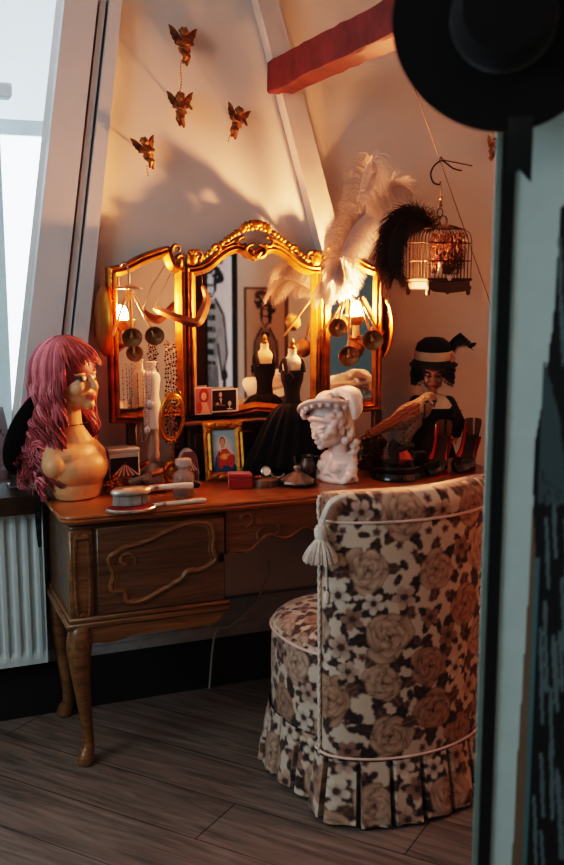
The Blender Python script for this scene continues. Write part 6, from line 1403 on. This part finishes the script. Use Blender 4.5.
def dried_flowers():
    t, S, P = item('dried_flowers', 'bunch of brown dried flowers and grey leaves lying under the kestrel tail', 'dried flowers', 368, .29, 0); k = S; r = np.random.default_rng(13); cc = [srgb([.40, .26, .16]), srgb([.52, .37, .24]), srgb([.26, .17, .12])]
    m = MB()
    for cx, cz, R_ in ((4, 20, 9), (12, 26, 7), (-2, 27, 6), (10, 14, 7)):
        for i in range(70):
            d = r.normal(size=3); d /= np.linalg.norm(d); p = np.array([cx, 0, cz]) * k + d * R_ * k * .35; m.tube([p, p + d * R_ * k * .45 + [0, 0, .0], p + d * R_ * k * .65 + r.normal(size=3) * 1.2 * k], [1.2 * k, 1.6 * k, .3 * k], 4, cc[i % 3], flat=.5)
    m.build('flower_heads', mat('dried_petals', vcol=True, rough=.85), t, fix=False)
    m = MB()
    for i in range(9): a = r.random() * 3 - 1.5; e = np.array([(-10 + 2 * i) * k, r.normal() * 3 * k, (14 + 16 * r.random()) * k]); m.ell(e, (2.4 * k, .8 * k, 6 * k), rotm(r.normal() * .4, a * .5, r.normal()), n=8)
    m.build('leaves', mat('grey_leaf', '5d5a52', .8), t); m = MB()
    for i in range(6): m.tube(smooth_path([(-14 * k + 2 * i * k, 0, .003), (-4 * k + i * k, 0, 8 * k), (4 * k, 0, (18 + i) * k)], 4), .0016, 5)
    m.lathe([(.0001, 0), (8 * k, 0), (9 * k, 3 * k), (6 * k, 10 * k), (7 * k, 12 * k), (.0001, 11 * k)], 18); m.build('stems', mat('stem_brown', '3b2d20', .85), t)
dried_flowers()
def coral():
    t, S, P = item('coral_flask', 'small coral red glass flask standing behind the kestrel perch', 'bottle', 403, .235, 0); k = S
    m = MB(); m.lathe([(.0001, 0), (8 * k, 0), (10 * k, 3 * k), (10 * k, 10 * k), (7 * k, 16 * k), (3 * k, 20 * k), (2.8 * k, 24 * k), (3.6 * k, 25 * k), (.0001, 25.4 * k)], 24, sy=.6); m.build('flask', mat('coral_red', 'c0503c', .3, var=.1, coat=.3), t)
    t, S, P = item('slatted_case', 'little dark grey slatted case between the coral flask and the shoes', 'case', 418, .235, YAW); 
    m = MB(); m.box((0, 0, 9 * k), (15 * k, 8 * k, 18 * k), bev=.003); m.build('case', mat('case_grey', '4a4744', .5), t); m = MB()
    for i in range(6): m.box((0, -4.3 * k, (4 + 2.4 * i) * k), (11 * k, .8 * k, 1.1 * k))
    m.build('slats', M_blackp, t)
coral()

# ---------------------------------------------------------------- black pumps with red linings
def pump(label, px, py, rz):
    P = DV(px, py)[0]; t = thing('high_heel_shoe', label, 'shoe', P, rz, 'black pumps'); Ln = .225; H = .092
    ns, na = 60, 40; s = np.linspace(0, 1, ns)
    def sole(x): return H * (np.clip((x - .32) / .58, 0, 1) ** 1.25) * (1 - .0 * x)
    def half(x): return np.interp(x, [0, .03, .10, .2, .30, .45, .6, .75, .9, .97, 1], [.004, .016, .028, .036, .039, .034, .027, .027, .030, .024, .004])
    def rim(x): return np.interp(x, [0, .05, .15, .25, .33, .42, .55, .7, .85, .95, 1], [.008, .024, .036, .042, .044, .030, .026, .032, .050, .060, .062])
    def opening(x): return np.interp(x, [0, .27, .31, .40, .55, .8, 1], [0, 0, .25, .80, 1.0, 1, 1])
    outer = np.zeros((ns, na, 3)); inner = np.zeros((ns, na, 3))
    for i, x in enumerate(s):
        w, h, z0, op = half(x), rim(x), sole(x), opening(x); amax = PI - op * PI * .5
        for j, q in enumerate(np.linspace(-1, 1, na)):
            a = q * amax; yy = w * math.sin(a) * (1.0 if abs(a) > PI / 2 else 1); zz = (1 - math.cos(a)) / 2
            yy = w * np.sign(math.sin(a)) * abs(math.sin(a)) ** .6
            if op > .0: zz = zz / ((1 - math.cos(amax)) / 2)
            outer[i, j] = ((x - .5) * Ln, yy, z0 + .004 + h * zz); inner[i, j] = ((x - .5) * Ln * .985, yy * .90, z0 + .0075 + (h - .0045) * zz * (1 if op > .5 else .9))
    m = MB(); m.grid(outer); rimf = []; b = m.n; m.add(inner.reshape(-1, 3), []); 
    for i in range(ns - 1):
        for j in (0, na - 1):
            m.f.append((i * na + j, (i + 1) * na + j, b + (i + 1) * na + j, b + i * na + j))
    for j in range(na - 1): m.f.append(((ns - 1) * na + j, (ns - 1) * na + j + 1, b + (ns - 1) * na + j + 1, b + (ns - 1) * na + j))
    m.build('upper', M_patent, t, ang=60)
    cl = np.zeros((ns, na, 3)); cl[:] = srgb([.72, .12, .08]); cl[s > .90] = srgb([.42, .30, .21]); mid = np.abs(np.linspace(-1, 1, na)) < .45; cl[:, mid] = srgb([.10, .08, .08]); cl[(s > .93)] = srgb([.42, .31, .22])
    m = MB(); m.grid(inner * [1, .985, 1] + [0, 0, .0006], cl); m.build('lining', mat('shoe_lining', vcol=True, rough=.55, var=.05), t, 'red and tan lining', ang=60)
    m = MB(); rows = []
    for x in s: rows.append([((x - .5) * Ln, half(x) * 1.02 * q, sole(x) + z) for q, z in ((-1, .004), (1, .004), (1, .0), (-1, .0))])
    m.grid(np.array(rows), cv=True); k = len(rows) * 4; m.f += [(0, 1, 2, 3), (k - 4, k - 3, k - 2, k - 1)]; m.build('sole', M_redsole, t)
    m = MB(); m.tube([(.45 * Ln, 0, H - .0), (.44 * Ln, 0, H * .7), (.425 * Ln, 0, H * .35), (.42 * Ln, 0, .0)], [.024, .014, .0075, .006], 14, flat=.9); m.build('heel', M_patent, t)
M_patent = mat('black_patent', '0d0c0d', .18, coat=.6); M_redsole = mat('red_sole', '8c1612', .35)
pump('black high heel with red lining, the left one, next to the kestrel stand', 438, .165, math.radians(70))
pump('black high heel with red lining, the right one of the pair at the table end', 466, .165, math.radians(68))

# ================================================================== SMALL HANGING THINGS AND CABLE
def lace():
    P = at_depth(37.5, 497, 2.80); S = mpp(P); t = thing('lace_strip', 'black lace strip hanging below the pink wig beside the radiator', 'lace', P, YAW); m = MB(); n = 26; r = np.random.default_rng(21)
    for i in range(n):
        q = i / n; w = (3.0 * math.sin(min(1, q * 4 + .3) * PI / 2) * (1 - q) ** .45 + .4) * S; z_ = -52 * S * q
        for kx in (-1, 1):
            th = np.linspace(0, 2 * PI, 9, endpoint=False); m.tube([(kx * w * .5 + w * .5 * math.cos(a), .002 * math.sin(i), z_ + 1.5 * S * math.sin(a)) for a in th], .0014, 4, closed=True)
        m.tube([(-w, 0, z_), (0, 0, z_ - 1.5 * S), (w, 0, z_)], .0016, 4)
    m.tube([(0, 0, .03), (0, 0, -52 * S)], .0013, 5); m.build('lace', M_felt, t)
lace()
def cable():
    pts = [on_plane_v(269, 560, WV - .022), on_plane_v(266, 580, WV - .03), on_plane_v(255, 602, WV - .06), on_plane_v(243, 616, WV - .09), on_plane_v(228, 627, WV - .10), on_plane_v(215, 634, WV - .1)]
    pts.append(on_plane_v(209, 660, WV - .05)); pts[-1][2] = .005
    P0 = pts[-1].copy(); m = MB(); m.tube(smooth_path([np.array(p) - P0 for p in pts], 8), .004, 8); o = m.build('power_cable', mat('white_cable', 'b5b5b0', .5), None, loc=P0); tag(o, 'pale power cable looping down the wall under the dressing table', 'cable')
cable()

# ================================================================== FOREGROUND PICTURE PANEL AND HAT
def ink_lady(w, h, paper, ink=(.12, .13, .14), mirror=False, stripes=True):
    cv = Canvas(w, h, paper); f = (lambda x: 1 - x) if mirror else (lambda x: x); r = np.random.default_rng(31)
    Pl = lambda pts, c, al=1: cv.poly([(f(x), y) for x, y in pts], c, al); Ln = lambda pts, wd, c=ink, al=1: cv.line([(f(x), y) for x, y in pts], wd * 1.6, c, al); El = lambda c, rr, col, al=1, rot=0: cv.ell((f(c[0]), c[1]), rr, col, al, rot)
    g = tuple(np.array(ink) * .5 + np.array(paper) * .5)
    # plumed hat
    El((.48, .90), (.26, .085), ink, 1, .25); El((.60, .94), (.20, .075), g, 1, -.3); El((.40, .955), (.16, .06), ink, .9)
    for i in range(60): a = r.random() * 6.28; q = r.random(); Ln([(.5 + .26 * q * math.cos(a), .915 + .04 * q * math.sin(a)), (.5 + .30 * q * math.cos(a + .3), .92 + .05 * q * math.sin(a + .3))], .008, ink if i % 2 else paper)
    # face, hair
    El((.50, .83), (.085, .11), paper); Ln([(.42, .87), (.42, .81), (.47, .785), (.53, .785), (.58, .82), (.58, .87)], .008); El((.60, .85), (.05, .12), ink); El((.405, .85), (.035, .09), ink); Ln([(.46, .84), (.49, .84)], .007); Ln([(.52, .84), (.55, .84)], .007); Ln([(.49, .80), (.52, .80)], .007); Ln([(.505, .835), (.50, .815)], .004)
    # coat with dark bands
    Pl([(.40, .775), (.60, .775), (.76, .70), (.80, .52), (.72, .40), (.64, .55), (.66, .32), (.34, .32), (.36, .55), (.28, .40), (.18, .52), (.24, .70)], tuple(np.array(paper) * .72))
    Ln([(.40, .775), (.24, .70), (.18, .52), (.28, .40), (.36, .56)], .012); Ln([(.60, .775), (.76, .70), (.80, .52), (.72, .40), (.64, .56)], .012)
    if stripes:
        for y in (.755, .70, .645, .59, .535, .48): Pl([(.41, y), (.59, y), (.59, y - .028), (.41, y - .028)], ink)
    for i in range(40): x = .2 + .6 * r.random(); y = .42 + .3 * r.random(); Ln([(x, y), (x + .03 * r.normal(), y - .05)], .006, g)
    for sx in (-1, 1): El((.5 + sx * .27, .42), (.06, .05), ink); Ln([(.5 + sx * .27, .42), (.5 + sx * .25, .33)], .02)
    # long skirt
    Pl([(.37, .46), (.63, .46), (.74, .05), (.66, .02), (.34, .02), (.26, .05)], tuple(np.array(paper) * .75))
    for i in range(26): x = .38 + .24 * i / 25; Ln([(x, .45), (.5 + (x - .5) * 1.9, .03)], .004 + .008 * r.random(), g if i % 3 else ink)
    Ln([(.10, .26), (.92, .20)], .012); El((.1, .26), (.03, .02), ink); El((.44, .03), (.06, .02), ink); El((.58, .03), (.06, .02), ink); return cv
M_paper = mat('poster_print', vcol=True, rough=.6, var=.04); M_frame = mat('black_frame', '101416', .4)
def wall_poster(label, y0, y1, z0, z1, cv, fw=.028, frame=True, fm=None):
    t = thing('framed_poster', label, 'poster', (RX, (y0 + y1) / 2, z0), -PI / 2); w, h = y1 - y0, z1 - z0     # faces -x
    m = MB(); print_plane(m, cv, w, h, -w / 2, 0, -.012 if frame else -.0045); m.build('print', M_paper, t)
    m = MB(); m.box((0, -.002, h / 2), (w - .004, .0039, h - .004)); m.build('backing', M_darkwood, t)
    if frame: m = MB(); m.sweep(np.array([(-w / 2, 0), (-w / 2, h), (w / 2, h), (w / 2, 0)]), [(0, -.02), (fw, -.02), (fw, -.002), (0, -.002)]); m.build('frame', M_frame if fm is None else mat('brown_frame', fm, .5), t)
wall_poster('black framed ink poster of a lady in a banded coat on the right wall', .935, 1.385, .28, 1.50, ink_lady(150, 300, (.93, .93, .93)))
wall_poster('dark ink poster of a corseted figure on tan paper in a thin brown frame', 1.46, 1.80, .30, 1.30, ink_lady(120, 280, (.72, .56, .44), (.13, .09, .07), True, True), fw=.012, fm='5a4030')

def front_panel():
    d0 = 1.66; e0 = at_depth(497, 432, d0); X0 = e0[0] - .006; t = thing('standing_picture_panel', 'tall black framed picture panel of an inked figure in the right foreground', 'panel', (X0, d0, 0), math.radians(-14)); w, h = .86, 2.02; fw = .020
    m = MB(); m.sweep(np.array([(0, 0), (0, h), (w, h), (w, 0)]), [(0, .0), (0, .03), (fw, .03), (fw, .0)]); m.build('frame', M_frame, t)
    m = MB(); m.box((-.006, .016, h / 2), (.012, .034, h), bev=.002); m.build('edge_strip', mat('grey_green_strip', '66756f', .6), t, 'pale grey-green strip along the frame edge')
    cv = Canvas(500, 700, (.66, .74, .73)); r = np.random.default_rng(17); ink = (.08, .09, .10)
    kx = lambda pts: [(x * .36, y) for x, y in pts]
    kp = lambda pts, c: cv.poly(kx(pts), c)
    kl = lambda pts, wd, c: cv.line(kx(pts), wd, c)
    # dark coat and skirt of a tall inked figure, brown shading at its edge
    kp([(.10, .0), (.13, .18), (.15, .34), (.17, .50), (.19, .56), (.21, .48), (.30, .44), (.30, 0)], (.42, .36, .30)); 
    kp([(.20, .0), (.20, .2), (.215, .40), (.17, .50), (.165, .55), (.20, .60), (.235, .65), (.24, .70), (.25, .745), (.34, .765), (.41, .78), (.42, .81), (.52, .81), (.53, .78), (.62, .765), (.70, .73), (.74, .62), (.72, .5), (.80, .30), (.86, .0)], ink)
    cv.ell((.168, .835), (.026, .036), (.66, .70, .68)); cv.ell((.140, .83), (.022, .055), ink); cv.ell((.198, .83), (.020, .05), ink); cv.ell((.166, .868), (.085, .028), ink, 1, .15); cv.ell((.172, .888), (.045, .045), ink)
    for ex in (.160, .177): cv.ell((ex, .838), (.004, .003), ink)
    cv.line([(.164, .818), (.172, .818)], .0018, (.3, .2, .2))
    cv.poly([(.115, .79), (.095, .70), (.090, .62), (.11, .60), (.125, .75)], ink)
    for i in range(90): y = .1 + .75 * r.random(); x = .24 + .4 * r.random(); kl([(x, y), (x + .03, y - .05 - .03 * r.random())], .004, (.34, .40, .41))
    for i in range(22): y = .52 + .1 * r.random(); kl([(.20 + .004 * i, .62 - .002 * i), (.195 + .008 * i, .50)], .0012, (.26, .32, .33))
    kl([(.205, .1), (.205, .45)], .004, (.3, .42, .43))
    m = MB(); print_plane(m, cv, w - 2 * fw, h - 2 * fw, fw, fw, .006, nu=400, nv=500); m.build('canvas', M_paper, t)
    m = MB(); m.box((w / 2, .026, h / 2), (w - .01, .006, h - .01)); m.build('backing', M_darkwood, t)
    # big black hat hung over the top of the frame
    C0 = at_depth(503, 20, d0 - .075); S = mpp(C0); hb = thing('wide_brim_hat', 'large black wide-brimmed hat with a hanging ribbon on the foreground panel', 'hat', C0, math.radians(-8)); R = rotm(PI / 2 - .05, 0, 0); rb = 110 * S
    m = MB(); n = 72; rows = []
    for rr, z_ in ((.45, .0), (.7, .0), (.9, .004), (1.0, .008), (1.0, .012), (.9, .009), (.7, .005), (.45, .004)):
        th = np.arange(n) * 2 * PI / n; rows.append(np.stack([rb * rr * np.cos(th), rb * rr * np.sin(th), np.full(n, z_) + .012 * rr * np.sin(2 * th + .4)], -1) @ R.T)
    m.grid(np.array(rows), cv=True); m.build('brim', M_felt, hb)
    m = MB(); m.lathe([(rb * .47, .0), (rb * .47, .03), (rb * .45, .055), (rb * .38, .068), (.0001, .07)], 48, (0, 0, 0), R); m.build('crown', M_felt, hb)
    m = MB(); m.lathe([(rb * .475, .006), (rb * .482, .008), (rb * .478, .026), (rb * .47, .028)], 48, (0, 0, 0), R); m.build('ribbon_band', M_satin, hb)
    rx = (523 - 503) * S; z0, z1 = -(95) * S, -(177 - 20) * S; wd = 12.5 * S
    m = MB(); rows = []
    for q in np.linspace(0, 1, 20): zz = z0 + (z1 - z0) * q; yv = -.016 - .004 * math.sin(q * 3); e = (1 if q < .93 else 1); rows.append([(rx - wd, yv, zz + (0.0)), (rx, yv - .003, zz + (.016 * q ** 8)), (rx + wd, yv, zz - .004 * q)])
    rows = np.array(rows); m.grid(rows); m.build('hanging_ribbon', M_satin, hb)
M_satin = mat('black_satin', '14181a', .4, sheen=.2); front_panel()
